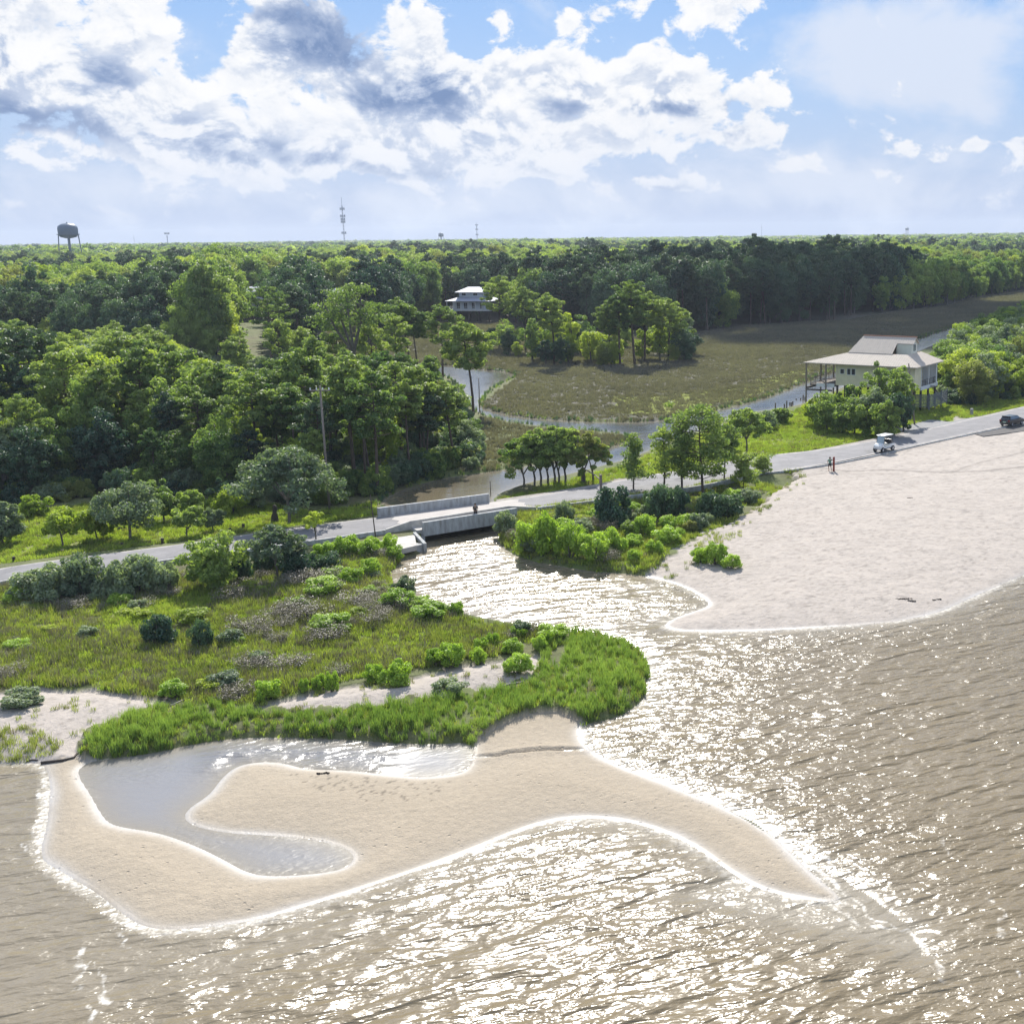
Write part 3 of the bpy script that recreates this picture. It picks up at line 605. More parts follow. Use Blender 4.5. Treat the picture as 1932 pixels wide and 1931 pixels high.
L['dead'] = leafmat('grey_brown_twigs', (0.150, 0.130, 0.105), (0.310, 0.280, 0.230), .15)
L['reed'] = leafmat('reed_blades', (.105, .175, .045), (.27, .355, .10), .45, patch=.12)
L['marshgrass'] = leafmat('marsh_grass_blades', (.125, .112, .10), (.225, .205, .165), .30, (.20, .175, .16), patch=.05)
L['olive'] = leafmat('olive_grass_blades', (.125, .155, .045), (.37, .40, .10), .40, (.17, .14, .10), patch=.14)
L['lime'] = leafmat('lime_verge_grass', (.21, .29, .05), (.40, .47, .10), .45, patch=.1)  # lime green of the grass itself
L['bark'] = pmat('pine_bark', (.115, .085, .065), .9, .4, 5, stretch=(1, 1, .2))
L['barkgrey'] = pmat('grey_bark', (.17, .15, .13), .9, .35, 5, stretch=(1, 1, .3))

def leaf_cards(rng, centers, radii, count, size, flat=1.0, shell=.55, droop=0.0):
    """leaf clusters: small bent diamonds spread through ellipsoid clumps"""
    n = len(centers); k = np.repeat(np.arange(n), count); N = len(k)
    d = rng.normal(size=(N, 3)); d /= np.linalg.norm(d, axis=1)[:, None]
    rad = radii[k][:, None] * (shell + (1 - shell) * rng.random((N, 1))) ** .7
    P = centers[k] + d * rad * np.array([1, 1, flat])
    nrm = d * .8 + rng.normal(size=(N, 3)) * .55; nrm[:, 2] += .35; nrm /= np.linalg.norm(nrm, axis=1)[:, None]
    t = rng.normal(size=(N, 3)); t[:, 2] -= droop; t -= nrm * (t * nrm).sum(1)[:, None]; t /= np.linalg.norm(t, axis=1)[:, None]
    bt = np.cross(nrm, t); s = size * (.6 + .8 * rng.random((N, 1))); wv_ = s * (.35 + .3 * rng.random((N, 1)))
    lift = nrm * s * .25
    V = np.stack([P - t * s, P + bt * wv_ + lift, P + t * s, P - bt * wv_ + lift], 1)
    clump = rng.random(n)[k]; lf = np.clip(.55 * clump + .45 * rng.random(N), 0, 1)
    return V.reshape(-1, 3), np.repeat(lf, 4)
def cards_mesh(name, V, lf):
    n = len(V) // 4; base = np.arange(n)[:, None] * 4
    F = np.concatenate([base + np.array([0, 1, 2]), base + np.array([0, 2, 3])], 0)
    return fast_mesh(name, V, F, False, {'leaf': ('FLOAT', lf)})
def trunk_mesh(name, chains, n=7):
    b = MB()
    for pts, rad in chains: b.tube(pts, rad, n, False)
    me = bpy.data.meshes.new(name); me.from_pydata(b.v, [], b.f); me.update()
    me.polygons.foreach_set('use_smooth', np.ones(len(me.polygons), dtype=bool)); return me
def ellipsoid_clumps(rng, n, cx, cz, rx, rz, rmin, rmax, top=0.0):
    c = []
    while len(c) < n:
        d = rng.normal(size=3); d /= np.linalg.norm(d); r = rng.random() ** .45
        if d[2] < (-.97 if cz - rz * 1.2 < 0.6 else -.55): continue
        lob = 1 + .22 * math.sin(3 * math.atan2(d[1], d[0]) + cx[0]) + .15 * rng.normal() * .6
        c.append([cx[0] + d[0] * rx * r * lob, cx[1] + d[1] * rx * r * lob, cz + d[2] * rz * r * (1 + top * .3)])
    return np.array(c), rng.uniform(rmin, rmax, n)
def broadleaf(seed, H=11.0, R_=3.9, leaf=.20, n=86, per=110, base=.22, name='broadleaf'):
    rng = np.random.default_rng(seed); cz = H * (base + 1) / 2; rz = H * (1 - base) / 2
    C_, r = ellipsoid_clumps(rng, n, (rng.uniform(-.3, .3), rng.uniform(-.3, .3)), cz, R_ * .86, rz * .9, R_ * .13, R_ * .31)
    # a few leading shoots break the outline
    V, lf = leaf_cards(rng, C_, r, per, leaf, .8)
    ch = []; tp = Vector((rng.uniform(-.4, .4), rng.uniform(-.4, .4), H * .62)); tr = .028 * H
    ch.append(([(0, 0, -.3), (tp.x * .3, tp.y * .3, H * .3), tp, (tp.x, tp.y, H * .85)], [tr, tr * .75, tr * .45, tr * .12]))
    for i in range(9):
        c = Vector(C_[rng.integers(n)]); s = Vector((tp.x * .4, tp.y * .4, H * rng.uniform(.22, .55))); mid = s.lerp(c, .5) + Vector((0, 0, -.25))
        ch.append(([s, mid, c], [tr * .4, tr * .26, tr * .1]))
    return cards_mesh(name + '_crown', V, lf), trunk_mesh(name + '_trunk', ch)
def pine(seed, H=16.0, R_=2.9, bare=.55, leaf=.24, lean=(0, 0), name='pine', dense=1.0, limbs=None, flat=.5, conic=False):
    rng = np.random.default_rng(seed); tr = .0165 * H; ch = []
    ax = [Vector((lean[0] * t * t * H + .02 * H * math.sin(3 * t + seed), lean[1] * t * t * H + .02 * H * math.cos(2.3 * t + seed), t * H * .96 - .3 * (t == 0))) for t in (0, .2, .4, .6, .8, 1)]
    ch.append((ax, [tr, tr * .84, tr * .68, tr * .5, tr * .3, tr * .08]))
    def on(t):
        t = min(max(t, 0), .9999) * 5; i = int(t); return ax[i].lerp(ax[i + 1], t - i)
    cs = []; rs = []
    nl = limbs or int(26 * dense)
    for i in range(nl):
        t = bare + (1 - bare) * (i + rng.random()) / nl; a = i * 2.4 + rng.uniform(-.5, .5)
        q = (t - bare) / (1 - bare)
        Lb = R_ * ((1 - q * .85) if conic else (math.sqrt(max(0, 1 - (q * 1.9 - .85) ** 2 * .9)) if q < .99 else .3)) * rng.uniform(.7, 1.15)
        Lb = max(Lb, .5)
        s = on(t * .93); e = s + Vector((math.cos(a) * Lb, math.sin(a) * Lb, Lb * rng.uniform(.12, .5) * (0.4 if conic else 1)))
        mid = s.lerp(e, .55) + Vector((0, 0, -.12 * Lb)); ch.append(([s, mid, e], [tr * .3, tr * .2, tr * .06]))
        for k in range(3 if Lb > 1.6 else 2):
            u = (.55, .8, 1.02)[k] if Lb > 1.6 else (.6, 1.0)[k]; p = s.lerp(e, u) + Vector(rng.normal(size=3) * .28); cs.append(p + Vector((0, 0, .15))); rs.append(rng.uniform(.55, .95) * (.75 + .1 * R_))
    cs.append(on(1.0)); rs.append(.7)
    for i in range(4):      # dead stubs on the bare stem
        t = bare * rng.uniform(.5, 1); a = rng.uniform(0, 6.28); s = on(t); ch.append(([s, s + Vector((math.cos(a) * .9, math.sin(a) * .9, .1))], [tr * .14, tr * .05]))
    C_ = np.array([list(c) for c in cs]); V, lf = leaf_cards(rng, C_, np.array(rs), int(62 * min(dense, 1.4)), leaf, flat, .3)
    return cards_mesh(name + '_crown', V, lf), trunk_mesh(name + '_trunk', ch)
def spreading(seed, H, R_, leaf=.28, n=70, per=80, forks=4, bare=.35, umbrella=.55, bend=(0, 0), name='spreading'):
    """forked trunk carrying a broad flat-topped crown (old pines, live oaks)"""
    rng = np.random.default_rng(seed); tr = .022 * H; ch = []
    f0 = Vector((bend[0] * H * bare, bend[1] * H * bare, H * bare)); ch.append(([(0, 0, -.3), f0 * .55 + Vector((.1, 0, 0)), f0], [tr, tr * .85, tr * .7]))
    cs = []; rs = []
    for i in range(forks):
        a = 2 * math.pi * i / forks + rng.uniform(-.4, .4); rr_ = R_ * rng.uniform(.35, .6)
        e = Vector((f0.x + bend[0] * H * .3 + math.cos(a) * rr_, f0.y + math.sin(a) * rr_, H * rng.uniform(.78, .9))); mid = f0.lerp(e, .5) + Vector((math.cos(a) * R_ * .06, math.sin(a) * R_ * .06, -H * .02))
        ch.append(([f0, mid, e], [tr * .62, tr * .42, tr * .16]))
        for j in range(n // forks):
            a2 = rng.uniform(0, 6.28); q = math.sqrt(rng.random()) * R_ * .62; x = e.x + math.cos(a2) * q; y = e.y + math.sin(a2) * q
            rad = math.hypot(x - f0.x, y - f0.y) / R_
            zt = H * (1 - .5 * umbrella * min(rad, 1.2) ** 2) - rng.random() ** 1.5 * H * (1 - bare) * (.55 - .25 * min(rad, 1))
            p = Vector((x, y, zt - .5)); cs.append(p); rs.append(rng.uniform(.6, 1.15) * R_ / 5)
            if j % 3 == 0: st = mid.lerp(e, rng.uniform(.1, .9)); ch.append(([st, st.lerp(p, .6) + Vector((0, 0, -.2)), p], [tr * .2, tr * .12, tr * .05]))
    V, lf = leaf_cards(rng, np.array([list(c) for c in cs]), np.array(rs), per, leaf, .55, .35)
    return cards_mesh(name + '_crown', V, lf), trunk_mesh(name + '_trunk', ch)
def bushmesh(seed, H=2.0, R_=1.3, leaf=.11, n=26, per=120, name='bush', flat=.9):
    rng = np.random.default_rng(seed); cs = []; rs = []; ch = []
    for i in range(n):
        a = rng.uniform(0, 6.28); q = math.sqrt(rng.random()) * R_ * .8; zt = H * (.14 + .76 * rng.random() * (1 - .5 * (q / R_) ** 2))
        cs.append((math.cos(a) * q, math.sin(a) * q, zt)); rs.append(rng.uniform(.22, .36) * R_)
        if i % 3 == 0: ch.append(([(math.cos(a) * q * .15, math.sin(a) * q * .15, -.15), (math.cos(a) * q * .6, math.sin(a) * q * .6, zt * .5), cs[-1]], [.03 * H, .02 * H, .008 * H]))
    V, lf = leaf_cards(rng, np.array(cs), np.array(rs), per, leaf, flat, .4)
    return cards_mesh(name + '_crown', V, lf), trunk_mesh(name + '_stems', ch, 5)
def tuft(seed, blades=22, h=.9, r=.28, wd=.03, spread=.35, name='tuft'):
    rng = np.random.default_rng(seed); V = []; F = []; lf = []
    for i in range(blades):
        a = rng.uniform(0, 6.28); q = math.sqrt(rng.random()) * r; x, y = math.cos(a) * q, math.sin(a) * q
        hh_ = h * rng.uniform(.55, 1.1); la = rng.uniform(0, 6.28); lx, ly = math.cos(la) * spread * hh_ * rng.random(), math.sin(la) * spread * hh_ * rng.random()
        wa_ = rng.uniform(0, 6.28); wx, wy = math.cos(wa_) * wd, math.sin(wa_) * wd; b0 = len(V)
        V += [(x - wx, y - wy, -.05), (x + wx, y + wy, -.05), (x + lx * .35 + wx * .8, y + ly * .35 + wy * .8, hh_ * .6), (x + lx * .35 - wx * .8, y + ly * .35 - wy * .8, hh_ * .6), (x + lx, y + ly, hh_), (x + lx, y + ly, hh_)]
        F += [(b0, b0 + 1, b0 + 2), (b0, b0 + 2, b0 + 3), (b0 + 3, b0 + 2, b0 + 4)]; lf += [rng.random()] * 6
    return fast_mesh(name, V, F, False, {'leaf': ('FLOAT', lf)})

# ---- one object whose geometry nodes spread countless copies (grass, reeds, far woodland)
def scatter(name, pts, sizes, srcs, label, seed=0, zs=None, sz=None):
    rng = np.random.default_rng(seed); n = len(pts); x = pts[:, 0]; y = pts[:, 1]
    zz = ground_z(x, y) if zs is None else zs
    sizes = np.asarray(sizes, np.float32)
    sc = np.stack([sizes, sizes, sizes * (sz if sz is not None else rng.uniform(.8, 1.25, n))], -1)
    rot = np.zeros((n, 3), np.float32); rot[:, 2] = rng.uniform(0, 6.28, n); rot[:, 0] = rng.normal(0, .05, n); rot[:, 1] = rng.normal(0, .05, n)
    me = bpy.data.meshes.new(name); me.vertices.add(n); me.vertices.foreach_set('co', np.stack([x, y, zz - .02], -1).astype(np.float32).ravel())
    for nm, arr in (('rot', rot), ('scl', sc)):
        a = me.attributes.new(nm, 'FLOAT_VECTOR', 'POINT'); a.data.foreach_set('vector', arr.astype(np.float32).ravel())
    a = me.attributes.new('pick', 'INT', 'POINT'); a.data.foreach_set('value', rng.integers(0, len(srcs), n).astype(np.int32)); me.update()
    o = bpy.data.objects.new(name, me); COL.objects.link(o)
    cl = bpy.data.collections.new(name + '_sources')
    for i, (sm, smt) in enumerate(srcs):
        so_ = bpy.data.objects.new('%s_source_%02d' % (name, i), sm)
        if len(sm.materials) == 0: sm.materials.append(smt)
        elif sm.materials[0] != smt: so_.material_slots[0].link = 'OBJECT'; so_.material_slots[0].material = smt
        cl.objects.link(so_)
    ng = bpy.data.node_groups.new(name, 'GeometryNodeTree'); ng.interface.new_socket('Geometry', in_out='INPUT', socket_type='NodeSocketGeometry'); ng.interface.new_socket('Geometry', in_out='OUTPUT', socket_type='NodeSocketGeometry')
    gi = ng.nodes.new('NodeGroupInput'); go = ng.nodes.new('NodeGroupOutput'); ci = ng.nodes.new('GeometryNodeCollectionInfo'); ip = ng.nodes.new('GeometryNodeInstanceOnPoints')
    ci.inputs['Collection'].default_value = cl; ci.inputs['Separate Children'].default_value = True; ci.inputs['Reset Children'].default_value = True
    ip.inputs['Pick Instance'].default_value = True
    def att(nm, tp):
        q = ng.nodes.new('GeometryNodeInputNamedAttribute'); q.data_type = tp; q.inputs[0].default_value = nm; return q.outputs[0]
    ng.links.new(gi.outputs[0], ip.inputs['Points']); ng.links.new(ci.outputs[0], ip.inputs['Instance'])
    ng.links.new(att('pick', 'INT'), ip.inputs['Instance Index']); ng.links.new(att('rot', 'FLOAT_VECTOR'), ip.inputs['Rotation']); ng.links.new(att('scl', 'FLOAT_VECTOR'), ip.inputs['Scale'])
    ng.links.new(ip.outputs[0], go.inputs[0])
    md = o.modifiers.new('scatter', 'NODES'); md.node_group = ng
    return tag(o, label, None, None, 'stuff')
def fill(poly, density, rng, margin=.1, extra=None):
    P = np.asarray(poly); lo = P.min(0); hi = P.max(0); n = int((hi[0] - lo[0]) * (hi[1] - lo[1]) * density)
    x = rng.uniform(lo[0], hi[0], n); y = rng.uniform(lo[1], hi[1], n); k = inside(x, y, poly) & ~is_wet(x, y, margin)
    px_ok = visible(x, y); k &= px_ok
    if extra is not None: k &= extra(x, y)
    return np.stack([x[k], y[k]], -1)
def visible(x, y, pad=120):
    """roughly inside the picture's field (with a margin for a step to the side)"""
    v0 = y * _f[1] - (.5 - CAMH) * 0 + (0.5 - CAMH) * _f[2]; px = CX0 + FPX * (x * _R[0] + y * _R[1] + (.5 - CAMH) * _R[2]) / v0
    return (px > -pad) & (px < 1932 + pad)
def road_clear(x, y, mrg): return dist_poly(x, y, ROADC[::4], False) > mrg
# ------------------------------------------------------------------ grasses and reeds (nobody could count them)
rng = np.random.default_rng(11)
T_reed = [(tuft(1, 26, 1.15, .30, .022, .45, 'reed_tuft'), L['reed']), (tuft(2, 24, .95, .32, .024, .6, 'reed_tuft'), L['reed']), (tuft(3, 24, 1.05, .3, .022, .4, 'reed_tuft'), L['reed'])]
T_olive = [(tuft(5, 20, .55, .3, .022, .7, 'grass_tuft'), L['olive']), (tuft(6, 18, .75, .28, .02, .5, 'grass_tuft'), L['olive']), (tuft(7, 22, .6, .3, .02, .7, 'grass_tuft'), L['olive']), (tuft(8, 20, .7, .3, .02, .5, 'twig_tuft'), L['dead'])]
T_marsh = [(tuft(9, 26, .75, .7, .05, .5, 'marsh_tuft'), L['marshgrass']), (tuft(10, 26, .65, .75, .055, .6, 'marsh_tuft'), L['marshgrass'])]
T_lime = [(tuft(12, 24, .30, .4, .03, .7, 'verge_tuft'), L['lime']), (tuft(13, 24, .4, .4, .03, .6, 'verge_tuft'), L['lime'])]
p = fill(REEDS, 13, rng, .0, lambda x, y: ~(inside(x, y, S_DUNE) | inside(x, y, S_BAR)))
GAP = Gn([(1005, 1218), (1040, 1188), (1090, 1188), (1085, 1235), (1045, 1268), (1000, 1278), (1028, 1242)], .6); p = np.vstack([p, fill(GAP, 12, rng, .0)]); ed_ = dist_poly(p[:, 0], p[:, 1], REEDS); kk_ = (ed_ > .5) | (fbm(p[:, 0], p[:, 1], .9, 2, 3) > .42); p = p[kk_]; hgt = (.30 + .50 * fbm(p[:, 0], p[:, 1], 2.6, 3, 8))
scatter('reed_bed', p, hgt, T_reed + [T_olive[1], T_olive[0], T_lime[1]], 'green reeds covering the low spit between dune sand and lagoon', 1)
p = fill(V_LEFT, 11, rng, .0)
q = p[~at_xy(p[:, 0], p[:, 1], (sandf > .5))]; sel = ~(inside(q[:, 0], q[:, 1], BRIGHT[0]) | inside(q[:, 0], q[:, 1], BRIGHT[1])); lq = q[~sel]; q = q[sel]
scatter('marsh_scrub_grass', q, .5 + .7 * fbm(q[:, 0], q[:, 1], 3, 3, 4), T_olive + T_lime, 'olive and brown wild grass on the marsh flat below the road', 2)
p = fill(V_BR, 9, rng, .0); k = fbm(p[:, 0], p[:, 1], 2.5, 3, 9) + .004 * (1400 - np.array([proj(a, b, .6)[0] for a, b in p])) > .42
scatter('dune_grass', p[k], .45 + .6 * fbm(p[k, 0], p[k, 1], 3, 3, 4), T_olive[:3] + T_lime, 'green and straw dune grass between bridge and beach', 3)
pp = []
for Z, dn in ((S_DUNE, .9), (S_LEFT, .5)):
    a = fill(Z, dn * 3, rng, .6); a = a[fbm(a[:, 0], a[:, 1], 1.6, 3, 6) > .56]; pp.append(a)
a = fill(Gn([(-60, 1380), (60, 1370), (110, 1395), (95, 1420), (0, 1428), (-60, 1425)], .7), 10, rng, .2); a = a[fbm(a[:, 0], a[:, 1], 1.3, 3, 6) > .45]; pp.append(a)
a = fill(Gn([(1380, 960), (1440, 920), (1520, 880), (1520, 915), (1470, 945), (1400, 1010), (1330, 1070), (1230, 1085), (1240, 1050)], .8), 3.2, rng, .3); a = a[fbm(a[:, 0], a[:, 1], 1.4, 3, 16) > .54]; pp.append(a)
a = np.vstack(pp); scatter('beach_grass', a, rng.uniform(.35, .75, len(a)), T_olive[:3], 'sparse grass tufts growing on the pale dune sand', 4)
vp = [fill(Z, 6, rng, .2, lambda x, y: road_clear(x, y, 3.4) & ~(inside(x, y, PULLOFF) | inside(x, y, SHOULDER) | inside(x, y, DRIVE))) for Z in (VERGE_L, VERGE_R)]
vp = np.vstack(vp + [lq]); scatter('verge_grass', vp, .5 + .8 * fbm(vp[:, 0], vp[:, 1], 3, 3, 4), T_lime + T_olive[:1], 'bright green grass along both sides of the road', 5)
MARSH = Gn([(540, 690), (590, 650), (640, 605), (960, 608), (1300, 630), (1400, 614), (1600, 603), (1700, 586), (1790, 577), (1830, 562), (1932, 548), (2200, 530), (2100, 556), (1905, 585), (1740, 637), (1530, 717), (1380, 768), (1230, 796), (980, 787), (902, 765), (977, 710), (860, 689), (740, 690), (640, 690)], .5)
p = np.vstack([fill(MARSH, 1.35, rng, .2), fill(PENIN, 1.6, rng, .2)])
scatter('marsh_grass', p, .45 + .5 * fbm(p[:, 0], p[:, 1], 9, 3, 4), T_marsh, 'grey brown salt marsh grass beyond the creek', 6)
bank = []
for poly in (s3,):      # taller dark rim of grass on the creek banks
    for i in range(len(poly) - 1):
        n_ = int(np.hypot(*(poly[i + 1] - poly[i])) * 5); t = rng.random((n_, 1)); bank.append(poly[i] * (1 - t) + poly[i + 1] * t + rng.normal(0, .5, (n_, 2)))
bank = np.vstack(bank); bank = bank[~is_wet(bank[:, 0], bank[:, 1]) & visible(bank[:, 0], bank[:, 1]) & road_clear(bank[:, 0], bank[:, 1], 5)]
scatter('bank_grass', bank, rng.uniform(.35, .75, len(bank)), [(T_reed[0][0], L['dark']), (T_reed[1][0], L['dark']), T_reed[2], T_olive[1]], 'tall green grass fringing the creek banks', 7)

# ------------------------------------------------------------------ trees, each a thing with crown and trunk
BL = [broadleaf(100 + i, R_=r_, n=nn, name='broadleaf') for i, (r_, nn) in enumerate(((3.9, 90), (3.4, 80), (4.4, 105), (3.0, 70), (3.8, 85)))]
BE = [broadleaf(150 + i, R_=r_, n=nn, base=.0, name='low_broadleaf') for i, (r_, nn) in enumerate(((3.8, 105), (3.3, 90), (4.2, 120)))]
PN = [pine(200 + i, R_=r_, bare=b_, lean=(lx_, ly_), name='pine') for i, (r_, b_, lx_, ly_) in enumerate(((3.0, .52, .03, 0), (2.6, .6, -.04, .02), (3.4, .48, .02, .03), (2.4, .66, .06, 0)))]
YP = [pine(230 + i, H=10, R_=2.6, bare=.18, leaf=.22, conic=True, name='young_pine', limbs=34) for i in range(2)]
SP = [spreading(300 + i, 12, 5.0, name='spreading', bare=.25, umbrella=.75) for i in range(2)]
tree_xy = []
def put_tree(name, meshes, x, y, H, base_H, lab, cat, group, leaf=None, bark=None, wide=1.0, rz=None, zz=None):
    zz = float(ground_z(np.array([x]), np.array([y]))[0]) if zz is None else zz
    s = H / base_H
    t = thing(name, (x, y, zz), random.uniform(0, 6.28) if rz is None else rz, lab, cat, group, (s * wide, s * wide, s))
    link('crown', meshes[0], leaf, t); link('trunk' if 'stems' not in meshes[1].name else 'stems', meshes[1], bark or L['barkgrey'], t); return t
random.seed(4)
def at_px(bx, by, ty, wpx=None):
    x, y, zz = gp(bx, by); H = height_to(x, y, zz, ty); d = math.hypot(x, y); wm_ = wpx / FPX * math.hypot(d, CAMH) if wpx else None
    tree_xy.append((x, y)); return x, y, zz, H, wm_
def special(name, kind, bx, by, ty, wpx, lab, lmat, seed, **kw):
    x, y, zz, H, W = at_px(bx, by, ty, wpx); cat = kw.pop('cat', 'tree'); rz = kw.pop('rz', 0)
    lf_ = kw.pop('leaf', .26); group = kw.pop('group', None)
    if kind == 'pine': ms = pine(seed, H, W / 2, leaf=lf_, name=name, **kw)
    elif kind == 'broad': ms = broadleaf(seed, H, W / 2, leaf=lf_, name=name, **kw)
    elif kind == 'spread': ms = spreading(seed, H, W / 2, leaf=lf_, name=name, **kw)
    else: ms = bushmesh(seed, H, W / 2, leaf=lf_, name=name, **kw)
    t = thing(name, (x, y, zz), rz, lab, cat, group); link('crown', ms[0], lmat, t); link('stems' if kind == 'bush' else 'trunk', ms[1], L['bark'] if kind == 'pine' else L['barkgrey'], t); return t

# tall pines that stand out
special('pine_tree', 'pine', 890, 782, 603, 92, 'tall lone pine with bare stem beside the pond on the wood edge', L['pine'], 1, bare=.52, dense=1.25, lean=(-.05, 0), flat=.55)
special('pine_tree', 'spread', 686, 765, 528, 145, 'great forked pine with broad flat dark crown towering over the wood', L['pine'], 2, n=110, forks=5, bare=.42, umbrella=.5, bend=(-.12, 0), per=44)
special('pine_tree', 'pine', 778, 712, 557, 62, 'slender pine leaning left, taller one of the leaning pair by the pond', L['pine'], 3, bare=.58, lean=(-.12, 0))
special('pine_tree', 'pine', 792, 712, 578, 50, 'slender pine leaning left, shorter one of the leaning pair by the pond', L['pine'], 4, bare=.62, lean=(-.13, 0))
special('pine_tree', 'pine', 838, 712, 572, 72, 'rounded pine behind the pond below the white house', L['pine'], 5, bare=.5, lean=(-.03, 0))
special('pine_tree', 'pine', 512, 700, 535, 72, 'pine with a round open crown in front of the half hidden grey roofed house', L['pine'], 6, bare=.5)
special('pine_tree', 'pine', 78, 860, 600, 130, 'tall dark pine with layered limbs near the left edge of the wood', L['pinedark'], 7, bare=.42, dense=1.35, flat=.4)
special('pine_tree', 'pine', 22, 880, 650, 70, 'dark thin pine leftmost in the wood', L['pinedark'], 8, bare=.45)
special('pine_tree', 'pine', 604, 800, 632, 62, 'grey green pine in the wood behind the tall utility pole', L['pine'], 9, bare=.4)
special('pine_tree', 'pine', 560, 770, 655, 56, 'young pine in the wood left of the utility pole top', L['pine'], 10, bare=.4)
special('pine_tree', 'pine', 735, 800, 660, 70, 'pine standing right of the great forked pine', L['pine'], 12, bare=.45)
for i, (bx, by, ty, wp, lb) in enumerate(((455, 745, 632, 50, 'slender pine rising from the wood, leftmost of the row of thin pines'), (535, 740, 600, 56, 'slender pine with bare stem, second of the row of thin pines in the wood'), (578, 735, 615, 48, 'slender pine between the round open pine and the utility pole top'),
                                          (640, 745, 592, 54, 'slender pine just left of the great forked pine'), (708, 762, 604, 56, 'slender pine against the right side of the great forked pine'), (748, 742, 588, 50, 'bare stemmed pine right of the great forked pine, before the leaning pair'), (662, 800, 655, 50, 'dark pine below the great forked pine'), (812, 775, 672, 42, 'small pine at the right shoulder of the wood by the pond'))):
    special('pine_tree', 'pine', bx, by, ty, wp, lb, L['pine'], 20 + i, bare=.55, dense=.85, lean=((-.04, .02, -.02, .03)[i % 4], 0))
# the wooded knoll in the marsh
for i, (bx, by, ty, wp, lb) in enumerate(((945, 655, 517, 66, 'tall pine right beside the white house on the knoll'), (992, 662, 538, 46, 'narrow pine second from the white house on the knoll'), (1044, 690, 549, 52, 'leaning pine third from the white house on the knoll'),
                                          (1150, 688, 565, 46, 'pine with small crown left of the tallest pines on the knoll'), (1196, 688, 524, 78, 'tallest pine of the knoll with a broad flat crown'), (1172, 690, 545, 50, 'thin pine tucked under the tallest pine of the knoll'),
                                          (1240, 665, 557, 50, 'pine right of the tallest pine on the knoll'), (1262, 682, 562, 62, 'full crowned pine near the right end of the knoll'), (1215, 684, 540, 60, 'pine just behind and right of the tallest pine on the knoll'))):
    special('pine_tree', 'pine', bx, by, ty, wp, lb, L['pine'], 30 + i, bare=.5, lean=(-.04 if i in (2,) else 0, 0), dense=1.2)
for i, (bx, by, ty, wp, mt, lb) in enumerate(((960, 668, 605, 70, 'broad', 'bushy green tree at the left end of the knoll under the pines'), (1005, 684, 600, 60, 'broad', 'dark green tree on the knoll front under the leaning pine'), (1045, 676, 572, 60, 'yellow', 'yellow green tree on the knoll behind the leaning pine'),
                                              (1078, 682, 585, 56, 'yellow', 'yellow green tree with narrow crown in the middle of the knoll'), (1100, 660, 585, 50, 'broad', 'olive green tree at the back of the knoll clearing'), (1115, 686, 618, 60, 'yellow', 'low bright tree just left of the knoll clearing'),
                                              (1212, 680, 618, 44, 'yellow', 'bright tree between the pine stems on the knoll'), (1245, 680, 610, 56, 'yellow', 'yellow green tree near the right end of the knoll'), (1285, 672, 575, 60, 'broad', 'rounded green tree at the right end of the knoll'),
                                              (1296, 662, 592, 36, 'grey', 'grey green tree rightmost on the knoll'), (925, 660, 615, 40, 'dark', 'dark shrubby tree below the white house'), (1150, 672, 628, 30, 'grey', 'small grey green tree in the knoll clearing'), (1030, 690, 640, 40, 'dark', 'low dark tree at the knoll foot'))):
    special('broadleaf_tree', 'broad', bx, by, ty, wp, lb, L[mt], 50 + i, base=.08, n=46, per=80)
for i in range(34):
    px_ = random.uniform(915, 1305); py_ = random.uniform(650, 690) if px_ < 1100 or px_ > 1165 else random.uniform(680, 692)
    x, y, zz = gp(px_, py_); mk_ = random.choice(['broad', 'broad', 'yellow', 'dark', 'grey']); H = random.uniform(3.5, 8.5); tree_xy.append((x, y))
    put_tree('broadleaf_tree', random.choice(BE), x, y, H, 11, 'low %s tree filling the foot of the wooded knoll' % {'broad': 'green', 'yellow': 'yellow green', 'grey': 'grey green', 'dark': 'dark green'}[mk_], 'tree', 'low trees at the foot of the knoll', L[mk_], None, random.uniform(.9, 1.2), zz=zz)
# roadside trees
for i, (bx, by, ty, wp) in enumerate(((1008, 915, 812, 112), (1020, 914, 803, 100), (1033, 913, 806, 90), (1046, 913, 798, 100), (1054, 912, 804, 80), (1066, 913, 800, 104), (988, 917, 822, 104), (1102, 913, 806, 84), (1118, 910, 816, 66))):
    special('live_oak', 'spread', bx, by, ty, wp, ['leftmost stem of the oak clump by the road', 'second stem of the oak clump by the road', 'third stem of the oak clump by the road', 'fourth stem of the oak clump by the road', 'fifth stem of the oak clump by the road', 'sixth and stoutest stem of the oak clump by the road', 'low outer oak leaning towards the bridge',
            'separate oak just left of the timber gate frame', 'smaller oak beside the timber gate frame'][i], L['broad'], 70 + i, leaf=.15, n=60, per=120, forks=3, bare=.22, umbrella=.7, group='oaks lining the road beyond the bridge')
special('pine_tree', 'pine', 1196, 925, 818, 62, 'small pine leftmost of the roadside pines', L['pine'], 81, bare=.2, leaf=.16, conic=True, dense=.8, limbs=24)
special('pine_tree', 'pine', 1252, 925, 800, 56, 'slim pine second of the roadside pines', L['pine'], 82, bare=.22, leaf=.16, dense=.75, limbs=22)
special('pine_tree', 'pine', 1284, 928, 788, 58, 'slim pine third of the roadside pines, left of the largest', L['pine'], 83, bare=.22, leaf=.16, dense=.75, limbs=24)
special('pine_tree', 'pine', 1324, 938, 760, 112, 'largest roadside pine with a full crown over the road', L['pine'], 84, bare=.2, dense=.95, leaf=.17, limbs=48, flat=.5)
special('live_oak', 'spread', 1408, 856, 768, 90, 'oak with a rounded crown behind the road, right of the largest roadside pine', L['broad'], 85, leaf=.2, forks=4, bare=.3)
